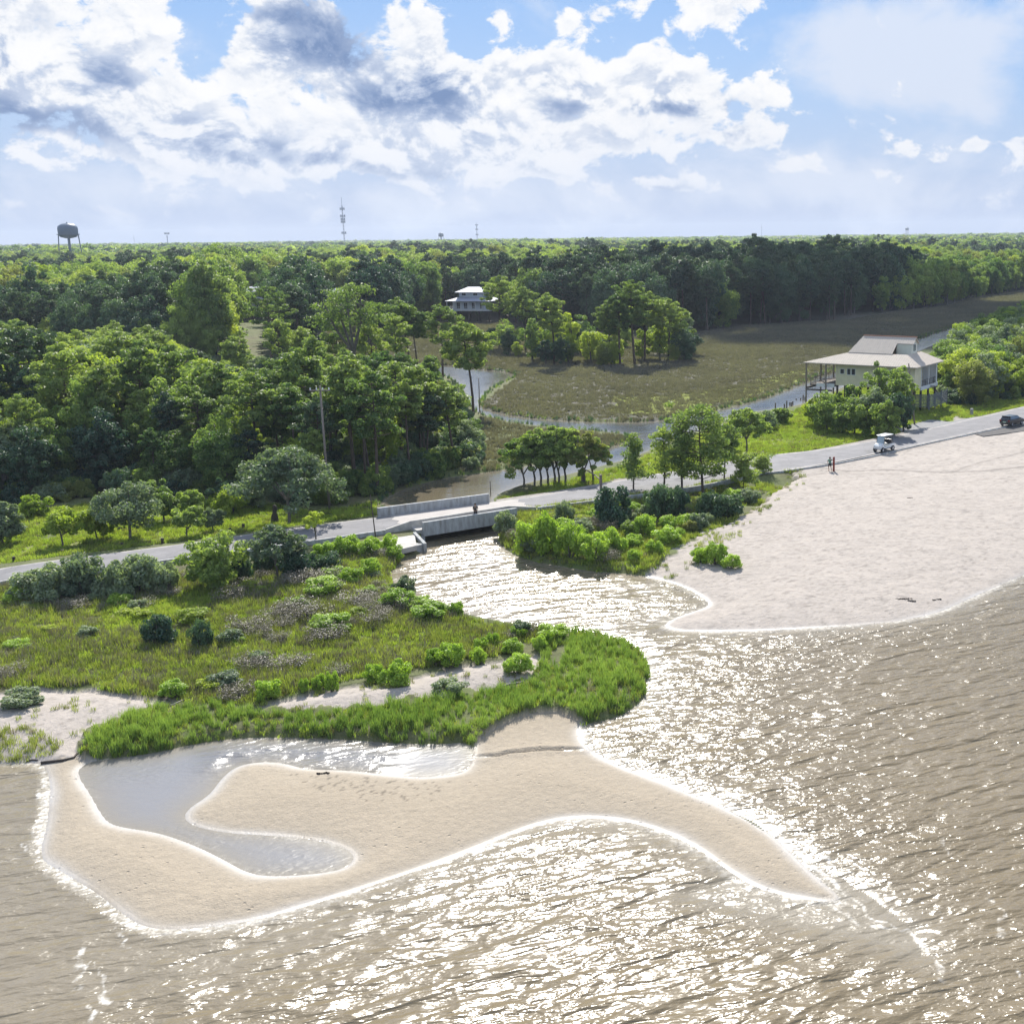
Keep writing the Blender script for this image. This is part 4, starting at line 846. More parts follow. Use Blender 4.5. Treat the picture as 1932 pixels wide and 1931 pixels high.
special('pine_tree', 'pine', 1404, 920, 856, 44, 'small young pine at the roadside above the beach', L['pine'], 86, bare=.2, leaf=.15, conic=True)
special('pine_tree', 'pine', 1437, 893, 864, 22, 'tiny sapling pine by the road where the beach begins', L['pine'], 87, bare=.25, leaf=.13, conic=True)
special('pine_tree', 'pine', 1366, 905, 800, 46, 'thin pine behind the right side of the largest roadside pine', L['pine'], 88, bare=.35, leaf=.18)
# left roadside
special('live_oak', 'spread', 546, 990, 838, 185, 'broad grey green live oak on the verge left of the utility pole', L['grey'], 90, leaf=.18, n=120, per=90, forks=5, bare=.3, umbrella=.8)
special('live_oak', 'broad', 246, 1020, 910, 135, 'round dark live oak on the left verge', L['grey'], 91, leaf=.16, base=.12, n=80, per=110)
special('broadleaf_tree', 'broad', 405, 1112, 1003, 112, 'dense dark green tree in front of the road', L['broad'], 92, leaf=.15, base=.04, n=80, per=110)
special('pine_tree', 'spread', 522, 1092, 985, 105, 'dark spreading tree over the road left of the bridge', L['grey'], 93, leaf=.16, bare=.3, n=60)
special('broadleaf_tree', 'broad', 597, 1025, 962, 42, 'thin light green sapling in front of the road beside the oak', L['yellow'], 94, leaf=.12, base=.3, n=24, per=50)
special('broadleaf_tree', 'broad', 120, 1032, 962, 80, 'low yellow green tree on the left verge', L['yellow'], 95, leaf=.15, base=.2, n=40)
special('broadleaf_tree', 'broad', 185, 1020, 965, 60, 'low yellow green tree touching the round dark oak', L['yellow'], 96, leaf=.15, base=.15, n=40)
special('broadleaf_tree', 'broad', 5, 1028, 942, 70, 'dark rounded tree cut by the left edge of the verge', L['grey'], 97, leaf=.15, base=.05)
special('broadleaf_tree', 'broad', 352, 1018, 958, 60, 'small tree with crooked stem on the verge right of the round oak', L['broad'], 98, leaf=.14, base=.3, n=40)
special('broadleaf_tree', 'broad', 402, 1004, 955, 44, 'small pale green tree on the verge behind the dense roadside tree', L['grey'], 99, leaf=.14, base=.2, n=36)
for i, (bx, by, ty, wp, mt) in enumerate(((310, 985, 918, 60, 'broad'), (365, 975, 925, 60, 'broad'), (440, 968, 922, 90, 'yellow'), (490, 960, 900, 60, 'grey'), (60, 975, 935, 60, 'yellow'), (290, 960, 900, 50, 'broad'), (420, 965, 900, 50, 'dark'))):
    special('broadleaf_tree', 'broad', bx, by, ty, wp, 'low %s tree between the left verge and the wood' % {'broad': 'green', 'yellow': 'yellow green', 'grey': 'grey green', 'dark': 'dark green'}[mt], L[mt], 110 + i, leaf=.16, base=.08, n=40, group='low trees behind the left verge')
# around the yellow house
for i, (bx, by, ty, wp, mt, lb) in enumerate(((1560, 812, 738, 76, 'broad', 'dense green tree at the foot of the yellow house, leftmost'), (1612, 820, 752, 74, 'broad', 'dense green tree hiding the yellow house stilts, second from left'), (1652, 822, 728, 76, 'grey', 'pale green tree in front of the yellow house wall'),
                                              (1655, 800, 672, 62, 'broad', 'taller tree reaching the roof edge of the yellow house'), (1692, 808, 678, 60, 'broad', 'tree reaching the roof beside the leaning utility pole'), (1686, 822, 735, 50, 'dark', 'dark tree under the yellow house beside the pole'))):
    special('broadleaf_tree', 'broad', bx, by, ty, wp, lb, L[mt], 130 + i, leaf=.18, base=.06, n=54, per=100)

for i, (bx, by, ty, wp, mt, lb) in enumerate(((1540, 805, 752, 50, 'yellow', 'low bright shrubby tree beside the left corner post of the yellow house'), (1588, 818, 758, 60, 'broad', 'low dense tree between the green trees before the yellow house'), (1632, 824, 752, 64, 'broad', 'low broad tree in the centre before the yellow house'), (1668, 826, 748, 60, 'broad', 'low dense tree left of the leaning pole'),
                                              (1705, 815, 742, 44, 'dark', 'dark low tree directly behind the leaning pole'), (1612, 800, 722, 56, 'broad', 'tree close to the wall of the yellow house'), (1576, 800, 735, 50, 'broad', 'tree below the windows of the yellow house'), (1440, 812, 776, 70, 'grey', 'grey green bushy tree between creek and road'), (1470, 800, 770, 50, 'broad', 'small green tree by the creek left of the pilings'), (1790, 752, 700, 40, 'broad', 'tree at the right rear corner of the yellow house'))):
    special('broadleaf_tree', 'broad', bx, by, ty, wp, lb, L[mt], 150 + i, leaf=.17, base=.0, n=60, per=100)
# ---- shrubs one can tell apart
sh = [('bright lime', 'bush', *q_) for q_ in ((705, 1290, 1250, 42, 'front edge of the dune sand, two left of the biggest'), (745, 1292, 1242, 62, 'biggest of the dune row'), (605, 1305, 1268, 30, 'dune edge, centre left'), (628, 1304, 1264, 26, 'dune edge, beside its twin'), (505, 1318, 1272, 50, 'left end of the dune row'),
      (575, 1305, 1278, 22, 'small one left of the dune row middle'), (820, 1252, 1222, 36, 'left neighbour of the tall dune bush'), (850, 1256, 1210, 56, 'tall one at the top of the dune sand'), (905, 1228, 1200, 36, 'behind the dune top'), (902, 1248, 1216, 32, 'in front of the dune top pair'), (930, 1216, 1192, 26, 'small one on the dune top'),
      (980, 1202, 1176, 32, 'dark green one near the creek edge of the dune'), (968, 1232, 1204, 46, 'middle of the dune top group'), (978, 1268, 1232, 58, 'round one on the right end of the dune sand'), (1018, 1225, 1196, 34, 'right end near the spit'), (1034, 1216, 1188, 24, 'rightmost of the dune row'), (1058, 1200, 1182, 34, 'low one at the water edge of the spit'),
      (862, 1160, 1134, 30, 'alone at the creek edge'), (1000, 1040, 968, 66, 'tall one right of the bridge'), (1030, 1042, 965, 60, 'second tall one right of the bridge'), (1075, 1050, 985, 62, 'third in the thicket right of the bridge'), (1118, 1058, 1000, 66, 'front of the thicket right of the bridge'),
      (1160, 1040, 990, 50, 'middle of the thicket right of the bridge'), (1215, 1010, 965, 50, 'below the dark bushes by the road'), (1235, 1045, 1018, 36, 'sandy end of the thicket'), (1322, 1060, 1025, 42, 'left of the pair on the open beach sand'), (1352, 1064, 1022, 46, 'right of the pair on the open beach sand'),
      (1380, 1072, 1045, 40, 'outermost on the beach sand'), (1198, 1058, 1035, 30, 'small one above the creek mouth'), (730, 1040, 1005, 40, 'by the bridge abutment'), (700, 1048, 1010, 50, 'left of the bridge abutment'), (655, 1045, 1008, 52, 'on the bank left of the bridge'), (610, 1052, 1015, 50, 'on the bank under the sapling'),
      (745, 1062, 1028, 40, 'lowest by the abutment'), (700, 1085, 1052, 44, 'creek bank below the abutment'), (665, 1100, 1068, 50, 'upper marsh near the creek bank'))]
sh += [('dark green', 'dark', *q_) for q_ in ((1163, 990, 912, 84, 'left of the two dark bushes by the road'), (1245, 978, 905, 70, 'right of the two dark bushes by the road'), (1280, 975, 915, 50, 'behind the second dark bush'), (1365, 975, 918, 80, 'below the largest roadside pine'), (1335, 975, 925, 50, 'at the stem of the largest roadside pine'), (302, 1216, 1158, 58, 'alone in the open marsh'),
       (380, 1222, 1165, 44, 'second in the open marsh'), (505, 1075, 1020, 60, 'under the spreading tree by the road'), (560, 1085, 1030, 70, 'right below the spreading tree'), (450, 1095, 1040, 50, 'between the two dark roadside trees'), (615, 1080, 1035, 60, 'on the bank below the sapling'))]
sh += [('grey green', 'grey', *q_) for q_ in ((60, 1128, 1075, 80, 'left end of the roadside thicket'), (110, 1132, 1062, 80, 'second in the roadside thicket'), (160, 1125, 1040, 84, 'third in the roadside thicket'), (215, 1130, 1055, 70, 'middle of the roadside thicket'), (265, 1118, 1038, 84, 'tall end of the roadside thicket'), (315, 1118, 1060, 60, 'end of the roadside thicket by the dense tree'),
       (45, 1330, 1296, 72, 'alone on the left beach sand'), (955, 1005, 962, 50, 'touching the bridge parapet end'), (1065, 985, 945, 40, 'by the road right of the bridge'), (850, 1310, 1280, 70, 'low grassy one on the dune front'), (760, 1120, 1085, 50, 'edge of the creek pool'))]
bcache = {}
for i, (cl_, mk_, bx, by, ty, wp, where) in enumerate(sh):
    x, y, zz, H, W = at_px(bx, by, ty, wp); near_ = 1.0 if by > 1090 else 1.35
    key = i % 7
    if key not in bcache: bcache[key] = bushmesh(400 + key, 2.0, 1.3, .10, 30, 130, 'shrub')
    t = thing('shrub', (x, y, zz), random.uniform(0, 6.28), '%s shrub, %s' % (cl_, where), 'shrub', None, (W / 2.6, W / 2.6, H / 2.0))
    link('crown', bcache[key][0], L[mk_], t); link('stems', bcache[key][1], L['barkgrey'], t)
# scattered smaller marsh shrubs
def scatter_things(name, pts, meshes, base_H, hs, leafs, labf, cat, group, bark=None, wide=(.85, 1.2)):
    for i, (x, y) in enumerate(pts):
        mk_ = leafs[i % len(leafs)] if not callable(leafs) else leafs(i, x, y)
        put_tree(name, TW[i % 3] if mk_ == 'dead' else meshes[random.randrange(len(meshes))], x, y, hs[i], base_H, labf(mk_), cat, group(mk_) if callable(group) else group, L[mk_], bark, random.uniform(*wide))
bm_ = list(bcache.values()); TW = [bushmesh(500 + i, 2.0, 1.5, .06, 34, 46, 'twiggy_shrub', .8) for i in range(3)]
p = fill(V_LEFT, .06, rng, .8); hs = rng.uniform(.5, 1.2, len(p))
scatter_things('marsh_shrub', p, bm_, 2.0, hs, ['dead', 'dead', 'grey', 'bush', 'dead', 'yellow'], lambda m_: {'dead': 'grey brown leafless shrub', 'grey': 'grey green low shrub', 'bush': 'bright green low shrub', 'yellow': 'yellow green low shrub'}[m_] + ' on the marsh flat below the road',
               'shrub', lambda m_: {'dead': 'grey brown shrubs on the marsh flat', 'grey': 'grey green shrubs on the marsh flat', 'bush': 'bright shrubs on the marsh flat', 'yellow': 'yellow green shrubs on the marsh flat'}[m_], wide=(1.2, 2.0))
p = fill(Gn([(700, 1190), (560, 1215), (430, 1180), (430, 1110), (620, 1085), (740, 1110), (800, 1145), (860, 1165), (760, 1180)], .6), .12, rng, .5); hs = rng.uniform(.8, 1.5, len(p))
scatter_things('thicket_shrub', p, bm_, 2.0, hs, ['dead', 'dead', 'dead', 'bush'], lambda m_: ('grey brown leafless' if m_ == 'dead' else 'lime tipped') + ' shrub in the thicket beside the creek pool', 'shrub', lambda m_: ('grey brown' if m_ == 'dead' else 'lime tipped') + ' shrubs beside the creek pool', wide=(1.3, 2.0))
p = fill(Gn([(1060, 985), (1290, 945), (1420, 930), (1400, 965), (1300, 1005), (1230, 1050), (1120, 1065), (1010, 1050), (960, 1010)], .7), .13, rng, .5); hs = rng.uniform(.9, 1.7, len(p))
scatter_things('dune_shrub', p, bm_, 2.0, hs, ['bush', 'grey', 'dead', 'broad'], lambda m_: {'dead': 'grey brown twiggy', 'grey': 'grey green', 'bush': 'bright green', 'broad': 'plain green'}[m_] + ' low shrub between bridge and beach', 'shrub',
               lambda m_: {'dead': 'grey brown', 'grey': 'grey green', 'bush': 'bright green', 'broad': 'plain green'}[m_] + ' shrubs between bridge and beach', wide=(1.0, 1.5))

# ---- the woods: nearest and largest as things, the rest as one mass
SKY = [(-600, 590), (0, 590), (40, 605), (100, 640), (160, 625), (230, 615), (300, 625), (360, 655), (430, 690), (500, 702), (560, 708), (640, 710), (700, 712), (760, 690), (800, 700), (840, 715), (870, 750), (900, 800), (915, 840), (1000, 900)]
skx = np.array([a for a, b in SKY]); sky_y = np.array([b for a, b in SKY])
def jgrid(poly, step, rng, lo=None, hi=None):
    P = np.asarray(poly); lo = P.min(0); hi = P.max(0); xs, ys = np.meshgrid(np.arange(lo[0], hi[0], step), np.arange(lo[1], hi[1], step))
    x = xs.ravel() + rng.uniform(-.42, .42, xs.size) * step; y = ys.ravel() + rng.uniform(-.42, .42, xs.size) * step
    k = inside(x, y, poly) & ~is_wet(x, y, .3) & visible(x, y, 160); return np.stack([x[k], y[k]], -1)
def not_near(P, Q, r):
    Q = np.array(Q); return np.array([np.hypot(Q[:, 0] - a, Q[:, 1] - b).min() > r for a, b in P])
p = jgrid(WOOD, 4.7, rng); p = p[not_near(p, tree_xy, 2.2)]
cand = []
for (x, y) in p:
    g0 = proj(x, y, .7); H = random.uniform(8.5, 14.5); lim = height_to(x, y, .7, np.interp(g0[0], skx, sky_y) + abs(random.gauss(0, 14)))
    if g0[1] > 912 and g0[0] < 620: H *= .75
    H = min(H, max(lim, 2.5)); cand.append((x, y, H, g0))
cand.sort(key=lambda c_: -c_[2] / math.hypot(c_[0], c_[1]))
WN = {'broad': ('green broadleaf tree in the dense wood left of the creek', 'green broadleaf trees of the wood left of the creek'), 'yellow': ('yellow green broadleaf tree in the dense wood left of the creek', 'yellow green trees of the wood left of the creek'),
      'grey': ('grey green broadleaf tree in the dense wood left of the creek', 'grey green trees of the wood left of the creek'), 'dark': ('dark broadleaf tree in the dense wood left of the creek', 'dark trees of the wood left of the creek'),
      'pine': ('open crowned pine in the dense wood left of the creek', 'pines of the wood left of the creek'), 'pinedark': ('dark pine in the dense wood left of the creek', 'dark pines of the wood left of the creek')}
nb = npn = 0; rest = []
for (x, y, H, g0) in cand:
    u = random.random(); patch = float(fbm(np.array([x]), np.array([y]), 22, 2, 3)[0])
    if (u < .3 or (g0[0] > 480 and u < .72)) and H > 6.5:
        if npn < 230: npn += 1; H = H * (1.22 if g0[0] > 480 and random.random() < .4 else 1.05); mk_ = 'pine' if random.random() < .8 else 'pinedark'; put_tree('pine_tree', random.choice(PN), x, y, H * 1.12, 16, WN[mk_][0], 'tree', WN[mk_][1], L[mk_], L['bark'], random.uniform(.9, 1.25)); continue
    elif nb < 215:
        nb += 1; mk_ = 'yellow' if patch > .53 and u > .35 else ('dark' if patch < .36 else ('grey' if u > .86 else 'broad'))
        put_tree('broadleaf_tree', random.choice(BE if g0[1] > 870 or H < 7 else BL), x, y, H, 11, WN[mk_][0], 'tree', WN[mk_][1], L[mk_], None, random.uniform(.7, 1.3) if H > 6 else 1.3); continue
    rest.append((x, y, H))
# wood east of the yellow house
p = jgrid(EASTWOOD, 3.6, rng); p = p[not_near(p, tree_xy, 2.0)]
for (x, y) in p:
    H = random.uniform(5, 9.5); mk_ = random.choice(['broad', 'broad', 'yellow', 'grey'])
    put_tree('coastal_tree', random.choice(BE), x, y, H, 11, {'broad': 'green', 'yellow': 'yellow green', 'grey': 'grey green'}[mk_] + ' bushy tree in the grove right of the yellow house', 'tree', {'broad': 'green', 'yellow': 'yellow green', 'grey': 'grey green'}[mk_] + ' trees right of the yellow house', L[mk_], None, random.uniform(.95, 1.3))
# the far wood: front row as things
HOUSES = [gp(896, 606), gp(480, 606), gp(640, 606)]
fa = []
d = 0
lo_x, hi_x = -420, 260
step = 6.0; xs, ys = np.meshgrid(np.arange(-1100, 900, step), np.arange(230, 1500, step)); x = xs.ravel() + rng.uniform(-.45, .45, xs.size) * step; y = ys.ravel() + rng.uniform(-.45, .45, xs.size) * step
k = far_side(x, y) & visible(x, y, 160) & ~is_wet(x, y, 2.0) & (np.hypot(x, y) < 1300) & (rng.random(x.size) < np.where(np.hypot(x, y) < 650, 1, .6))
x, y = x[k], y[k]
depth_in = y - np.interp(x, farline[:, 0], farline[:, 1])
for hx, hy, hz_ in HOUSES:
    kk_ = ~((np.hypot(x - hx, y - hy) < 13) | ((np.abs(x / y - hx / hy) * hy < 11) & (y < hy + 6))); x, y, depth_in = x[kk_], y[kk_], depth_in[kk_]
ppx = CX0 + FPX * (x / y)
Hh = 14 + 5.5 * fbm(x, y, 60, 3, 3) * 1.6 + rng.normal(0, 1.8, x.size)
east = np.clip((ppx - 1180) / 120, 0, 1) * np.clip((1720 - ppx) / 120, 0, 1); Hh += east * .8 * (depth_in < 140)
Hh -= np.clip((ppx - 1700) / 120, 0, 1) * 5 + np.clip((420 - ppx) / 200, 0, 1) * 2
Hh *= np.clip(.72 + depth_in / 30, .72, 1)
order = np.argsort(-(Hh / y) + .0 * x); order = order[np.argsort(np.where(depth_in[order] < 14, 0, 1), kind='stable')]
cnt = 0; used_f = np.zeros(len(x), bool); npf = 0
for i in order:
    if depth_in[i] > 14 or cnt >= 75 + 140: break
    cnt += 1; used_f[i] = True
    shade_band = 560 < ppx[i] < 1700 or ppx[i] < 330  # cloud shade on the wood's front put in as darker foliage
    if random.random() < .4 and npf < 90:
        npf += 1; mk_ = 'pinedark' if shade_band else 'pine'; put_tree('marsh_edge_pine', random.choice(PN), x[i], y[i], Hh[i] * 1.05, 16, ('dark' if shade_band else 'green') + ' pine at the front of the far wood across the marsh', 'tree', ('dark' if shade_band else 'green') + ' pines at the front of the far wood', L[mk_], L['bark'], random.uniform(.8, 1.1))
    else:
        mk_ = 'dark' if shade_band and random.random() < .8 else "broad"; put_tree('marsh_edge_tree', random.choice(BE), x[i], y[i], Hh[i], 11, {'dark': 'dark', 'broad': 'mid green'}[mk_] + ' leafy tree at the front of the far wood across the marsh', 'tree', {'dark': 'dark', 'broad': 'mid green'}[mk_] + ' leafy trees at the front of the far wood', L[mk_], None, random.uniform(.7, .95))
# woodland mass
mass = list(rest)
fx, fy, fh, fpx, fdi = x[~used_f], y[~used_f], Hh[~used_f], ppx[~used_f], depth_in[~used_f]
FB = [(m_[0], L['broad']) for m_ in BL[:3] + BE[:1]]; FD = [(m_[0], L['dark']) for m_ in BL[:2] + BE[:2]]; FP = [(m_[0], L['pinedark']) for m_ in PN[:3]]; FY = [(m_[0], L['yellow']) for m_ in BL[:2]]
rest = np.array(rest) if rest else np.zeros((0, 3))
species = fbm(fx, fy, 95, 3, 13)
shaded_or_dark = ((fpx > 520) & (fpx < 1720) & (fdi < 130)) | ((fpx < 380) & (fdi < 60)) | (species < .40)  # cloud-shaded band painted with dark foliage, plus patches of darker species
xm = np.r_[fx[shaded_or_dark]]; ym = np.r_[fy[shaded_or_dark]]; hm = fh[shaded_or_dark]
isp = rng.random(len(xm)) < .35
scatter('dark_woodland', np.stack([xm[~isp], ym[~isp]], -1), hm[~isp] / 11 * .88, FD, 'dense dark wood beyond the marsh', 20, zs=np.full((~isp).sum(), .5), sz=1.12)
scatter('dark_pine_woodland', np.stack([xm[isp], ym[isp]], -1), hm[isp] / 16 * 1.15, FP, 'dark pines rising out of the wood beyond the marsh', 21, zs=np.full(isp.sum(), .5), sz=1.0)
xl = np.r_[rest[:, 0], fx[~shaded_or_dark]]; yl = np.r_[rest[:, 1], fy[~shaded_or_dark]]; hl = np.r_[rest[:, 2], fh[~shaded_or_dark]]
scatter('green_woodland', np.stack([xl, yl], -1), hl / 11 * .95, FB + FY[:1], 'sunlit green wood reaching back from the creek', 22, zs=np.full(len(xl), .5), sz=1.05)
# horizon forest
rngh = np.random.default_rng(5); N = 26000; rr_ = np.sqrt(rngh.uniform(1250 ** 2, 6500 ** 2, N)); rr_ = np.where(rngh.random(N) < .55, rngh.uniform(1250, 3200, N), rr_); aa = rngh.uniform(R(-33), R(19), N)
x = rr_ * np.sin(aa); y = rr_ * np.cos(aa); hh_ = 13 + 9 * fbm(x, y, 260, 3, 8) + rngh.normal(0, 1.6, N)
lowpoly = []
for i in range(3):
    r4 = np.random.default_rng(700 + i); C_, r_ = ellipsoid_clumps(r4, 22, (0, 0), 6, 5.5, 5, 1.6, 2.6); V_, lf_ = leaf_cards(r4, C_, r_, 42, .95, .8); lowpoly.append(cards_mesh('far_crown', V_, lf_))
scatter('horizon_woodland', np.stack([x, y], -1), hh_ / 10.5 * (1 + (rr_ > 2600) * .5), [(lowpoly[0], L['broad']), (lowpoly[1], L['broad']), (lowpoly[2], L['dark']), (lowpoly[1], L['dark'])], 'unbroken forest stretching to the horizon', 23, zs=np.full(N, 0.0), sz=1 / (1 + (rr_ > 2600) * .5))
# undergrowth below the woods
ug = np.vstack([fill(WOOD, .32, rng, .2), fill(EASTWOOD, .35, rng, .2)])
scatter('undergrowth', ug, rng.uniform(.8, 1.5, len(ug)), [(bcache[0][0], L['dark']), (bcache[1][0], L['broad']), (bcache[2][0], L['grey'])], 'tangled undergrowth on the floor of the woods', 24)
# ------------------------------------------------------------------ bridge, sea wall, parapets
def V3(px, py, z_): g = G(px, py, z_); return Vector((g[0], g[1], z_))
def off(a, b, d):           # shift a segment sideways, towards the camera for d > 0
    t = Vector((b.x - a.x, b.y - a.y, 0)).normalized(); n_ = Vector((t.y, -t.x, 0)); return a + n_ * d, b + n_ * d
def wall_strip(mb, A, B, th, z0, zA, zB):
    a2, b2 = off(A, B, -th)
    mb.hexa([(A.x, A.y, z0), (B.x, B.y, z0), (b2.x, b2.y, z0), (a2.x, a2.y, z0)], [(A.x, A.y, zA), (B.x, B.y, zB), (b2.x, b2.y, zB), (a2.x, a2.y, zA)])
bridge = thing('bridge', (0, 0, 0), 0, 'low concrete road bridge with solid parapets over the creek mouth', 'bridge')
DZ = ROADZ
F1, F2 = V3(714, 976, DZ), V3(924, 948, DZ)
b = MB(); f1b, f2b = off(F1, F2, 0.0); wall_strip(b, F1, F2, .35, .5, DZ + .95, DZ + .95); b.build('parapet', M['concrete_face'], bridge, bevel=.03)['label'] = 'far parapet of the bridge'
N0, N1, N2, N3 = V3(729, 1005, DZ), V3(776, 998, DZ), V3(961, 969, DZ), V3(1012, 962.5, DZ)
b = MB(); wall_strip(b, N1, N2, .3, DZ - .25, DZ + .8, DZ + .8); wall_strip(b, N0, N1 - (N1 - N0).normalized() * .004, .3, DZ - .25, DZ + .32, DZ + .797); wall_strip(b, N2 + (N3 - N2).normalized() * .004, N3, .3, DZ - .25, DZ + .797, DZ + .32)
b.build('inner_barrier', M['concrete'], bridge, bevel=.025)
o1, o2 = off(N1, N2, 1.75); o1 = o1 + (o2 - o1).normalized() * .5
b = MB(); wall_strip(b, o1, o2, .35, .62, DZ + .88, DZ + .88); b.build('parapet', M['concrete_face'], bridge, bevel=.03)['label'] = 'near parapet of the bridge, facing the sea'
p1, p2 = off(N1, N2, 1.4); q1, q2 = off(F1, F2, 0)
b = MB(); b.slab([(p1.x, p1.y, DZ - .03), (p2.x, p2.y, DZ - .03), (q2.x, q2.y, DZ - .03), (q1.x, q1.y, DZ - .03)], .42); b.build('deck_slab', M['concrete'], bridge)
w1, w2 = off(N1, N2, .02); b = MB(); b.slab([(w1.x, w1.y, DZ + .12), (p1.x, p1.y, DZ + .12), (p2.x, p2.y, DZ + .12), (w2.x, w2.y, DZ + .12)][::-1], .14); b.build('walkway', M['concrete'], bridge)
d0 = V3(764, 970, DZ); d1 = V3(806, 995, DZ); d2_ = V3(1022, 962, DZ); d3 = V3(937, 947, DZ)
t_ = (F2 - F1).normalized()
def on_road(i_far, z_):     # overlay that follows the cambered road surface
    return z_
b = MB(); i0 = int(np.argmin(np.hypot(rf[:, 0] - F1.x - 1.5, rf[:, 1] - F1.y))); i1 = int(np.argmin(np.hypot(rf[:, 0] - F2.x, rf[:, 1] - F2.y)))
for i in range(i0, i1 + 1):
    pass
Vd = []; Fd = []; ii = list(range(i0, i1 + 3)); 
for n_i, i in enumerate(ii):
    for j in range(K):
        t = .02 + .96 * j / (K - 1); sh_i = min(i + int(round(4 * t)), len(rf) - 1); p_ = rf[sh_i] * (1 - t) + rn[sh_i] * t
        Vd.append((p_[0], p_[1], ROADZ + .05 * (1 - (2 * t - 1) ** 2) + .012))
for n_i in range(len(ii) - 1):
    for j in range(K - 1): Fd.append((n_i * K + j, n_i * K + j + 1, (n_i + 1) * K + j + 1, (n_i + 1) * K + j))
link('deck_surface', fast_mesh('deck_surface', Vd, Fd, True), M['deck'], bridge)
for (A_, B_, s_) in ((N1, F1, 1), (N2, F2, -1)):       # abutment walls under the deck ends
    d_ = (B_ - A_).normalized(); A2 = A_ - d_ * 1.7; tt = t_ * (.5 * s_)
    b = MB(); b.hexa([(A2.x, A2.y, -.9), (B_.x, B_.y, -.9), (B_.x + tt.x, B_.y + tt.y, -.9), (A2.x + tt.x, A2.y + tt.y, -.9)], [(A2.x, A2.y, .68), (B_.x, B_.y, .68), (B_.x + tt.x, B_.y + tt.y, .68), (A2.x + tt.x, A2.y + tt.y, .68)]); b.build('abutment', M['concrete_face'], bridge)
ap = [V3(*q_, .95) for q_ in ((650, 1030), (722, 1019), (782, 1006), (786, 1029), (757, 1036), (690, 1043))]
b = MB(); b.slab([tuple(p_) for p_ in ap], .5); b.build('apron', M['concrete'], bridge, bevel=.03)
B0, B1 = V3(756, 1036, .78), V3(799, 1025, .78); b = MB(); wall_strip(b, B0, B1, 1.2, -.6, .78, .70); b.build('abutment_block', M['concrete_face'], bridge, bevel=.06)
W0, W1_ = V3(779, 1007.5, .95), V3(799, 1026, .8); a2, b2 = off(W0, W1_, -.3)
b = MB(); b.hexa([(W0.x, W0.y, -.2), (W1_.x, W1_.y, -.2), (b2.x, b2.y, -.2), (a2.x, a2.y, -.2)], [(W0.x, W0.y, 1.12), (W1_.x, W1_.y, .82), (b2.x, b2.y, .82), (a2.x, a2.y, 1.12)]); b.build('wing_wall', M['concrete_face'], bridge)
def ribbon_wall(name, pts, z0, z1, th, mat, lab, cat):
    P = smooth_poly(pts, 2); n = len(P); V_ = []; F_ = []
    for i in range(n):
        t = P[min(i + 1, n - 1)] - P[max(i - 1, 0)]; t = t / np.hypot(*t); nn_ = np.array([t[1], -t[0]])
        a = P[i]; c = P[i] + nn_ * th; V_ += [(a[0], a[1], z0), (c[0], c[1], z0), (c[0], c[1], z1), (a[0], a[1], z1)]
    for i in range(n - 1):
        for j in range(4): F_.append((i * 4 + j, i * 4 + (j + 1) % 4, i * 4 + 4 + (j + 1) % 4, i * 4 + 4 + j))
    F_ += [(3, 2, 1, 0), (n * 4 - 4, n * 4 - 3, n * 4 - 2, n * 4 - 1)]
    me = bpy.data.meshes.new(name); me.from_pydata(V_, [], F_); me.update(); return tag(link(name, me, mat), lab, cat)
ribbon_wall('sea_wall', Gn([(-400, 1197), (0, 1102), (80, 1091), (350, 1058), (480, 1041), (587, 1026), (727, 1005.5)], DZ), .6, DZ + .34, .25, M['concrete_face'], 'low concrete sea wall along the road left of the bridge', 'low wall')
ribbon_wall('sea_wall', Gn([(1014, 962.5), (1084, 954), (1121, 949), (1287, 927), (1383, 909), (1440, 892)], DZ), .6, DZ + .34, .25, M['concrete_face'], 'low concrete sea wall along the road from the bridge to the pines', 'low wall')
ribbon_wall('road_edge', Gn([(1440, 893), (1500, 886), (1576, 874.5), (1650, 860), (1723, 842), (1843, 816.5), (1931, 798.5), (2200, 739)], DZ), .7, DZ + .06, .18, M['concrete_face'], None, None)['kind'] = 'structure'
b = MB(); rp = [V3(*q_, DZ - .02) for q_ in ((1840, 819), (1933, 800), (1985, 790), (1985, 803), (1933, 813), (1855, 823))]; b.slab([tuple(p_) for p_ in rp], .3); tag(b.build('ramp_slab', pmat('dark_tar', (.085, .08, .078), .9, .3, 2)), 'dark asphalt ramp slab between the road and the beach near the black car', 'ramp')
b = MB(); rp = [V3(*q_, .86) for q_ in ((-300, 1190), (0, 1112), (66, 1104), (64, 1111), (0, 1121), (-300, 1206))]; b.slab([tuple(p_) for p_ in rp], .3); tag(b.build('footpath', M['concrete']), kind='structure')

# ------------------------------------------------------------------ the yellow stilt house
hx, hy = 36.8, 195.6
house = thing('stilt_house', (hx, hy, .9), math.atan2(.85, .528), 'cream yellow stilt house with broad pale metal roof by the creek', 'house')
metal_y = seam_mat('pale_metal_roof', (.52, .45, .375), .42, 'Y', .04, .75); metal_x = seam_mat('pale_metal_roof_end', (.52, .45, .375), .42, 'X', .04, .75)
siding = seam_mat('cream_siding', (.76, .70, .48), .22, 'Z', .015, .6, .85); sidingw = seam_mat('upper_siding', (.74, .73, .60), .22, 'Z', .015, .6, .85)
LX, LY, EZ, BZ, RZ = 12.4, 20.3, 7.0, 8.68, 11.3
b = MB(); b.slab([(0, 0, EZ), (0, LY, EZ), (3, 13.3, BZ), (3, 3, BZ)], .14); b.slab([(LX, LY, EZ), (LX, 0, EZ), (9.4, 3, BZ), (9.4, 13.3, BZ)], .14); b.build('roof', metal_y, house)['label'] = 'long shallow lower roof slopes'
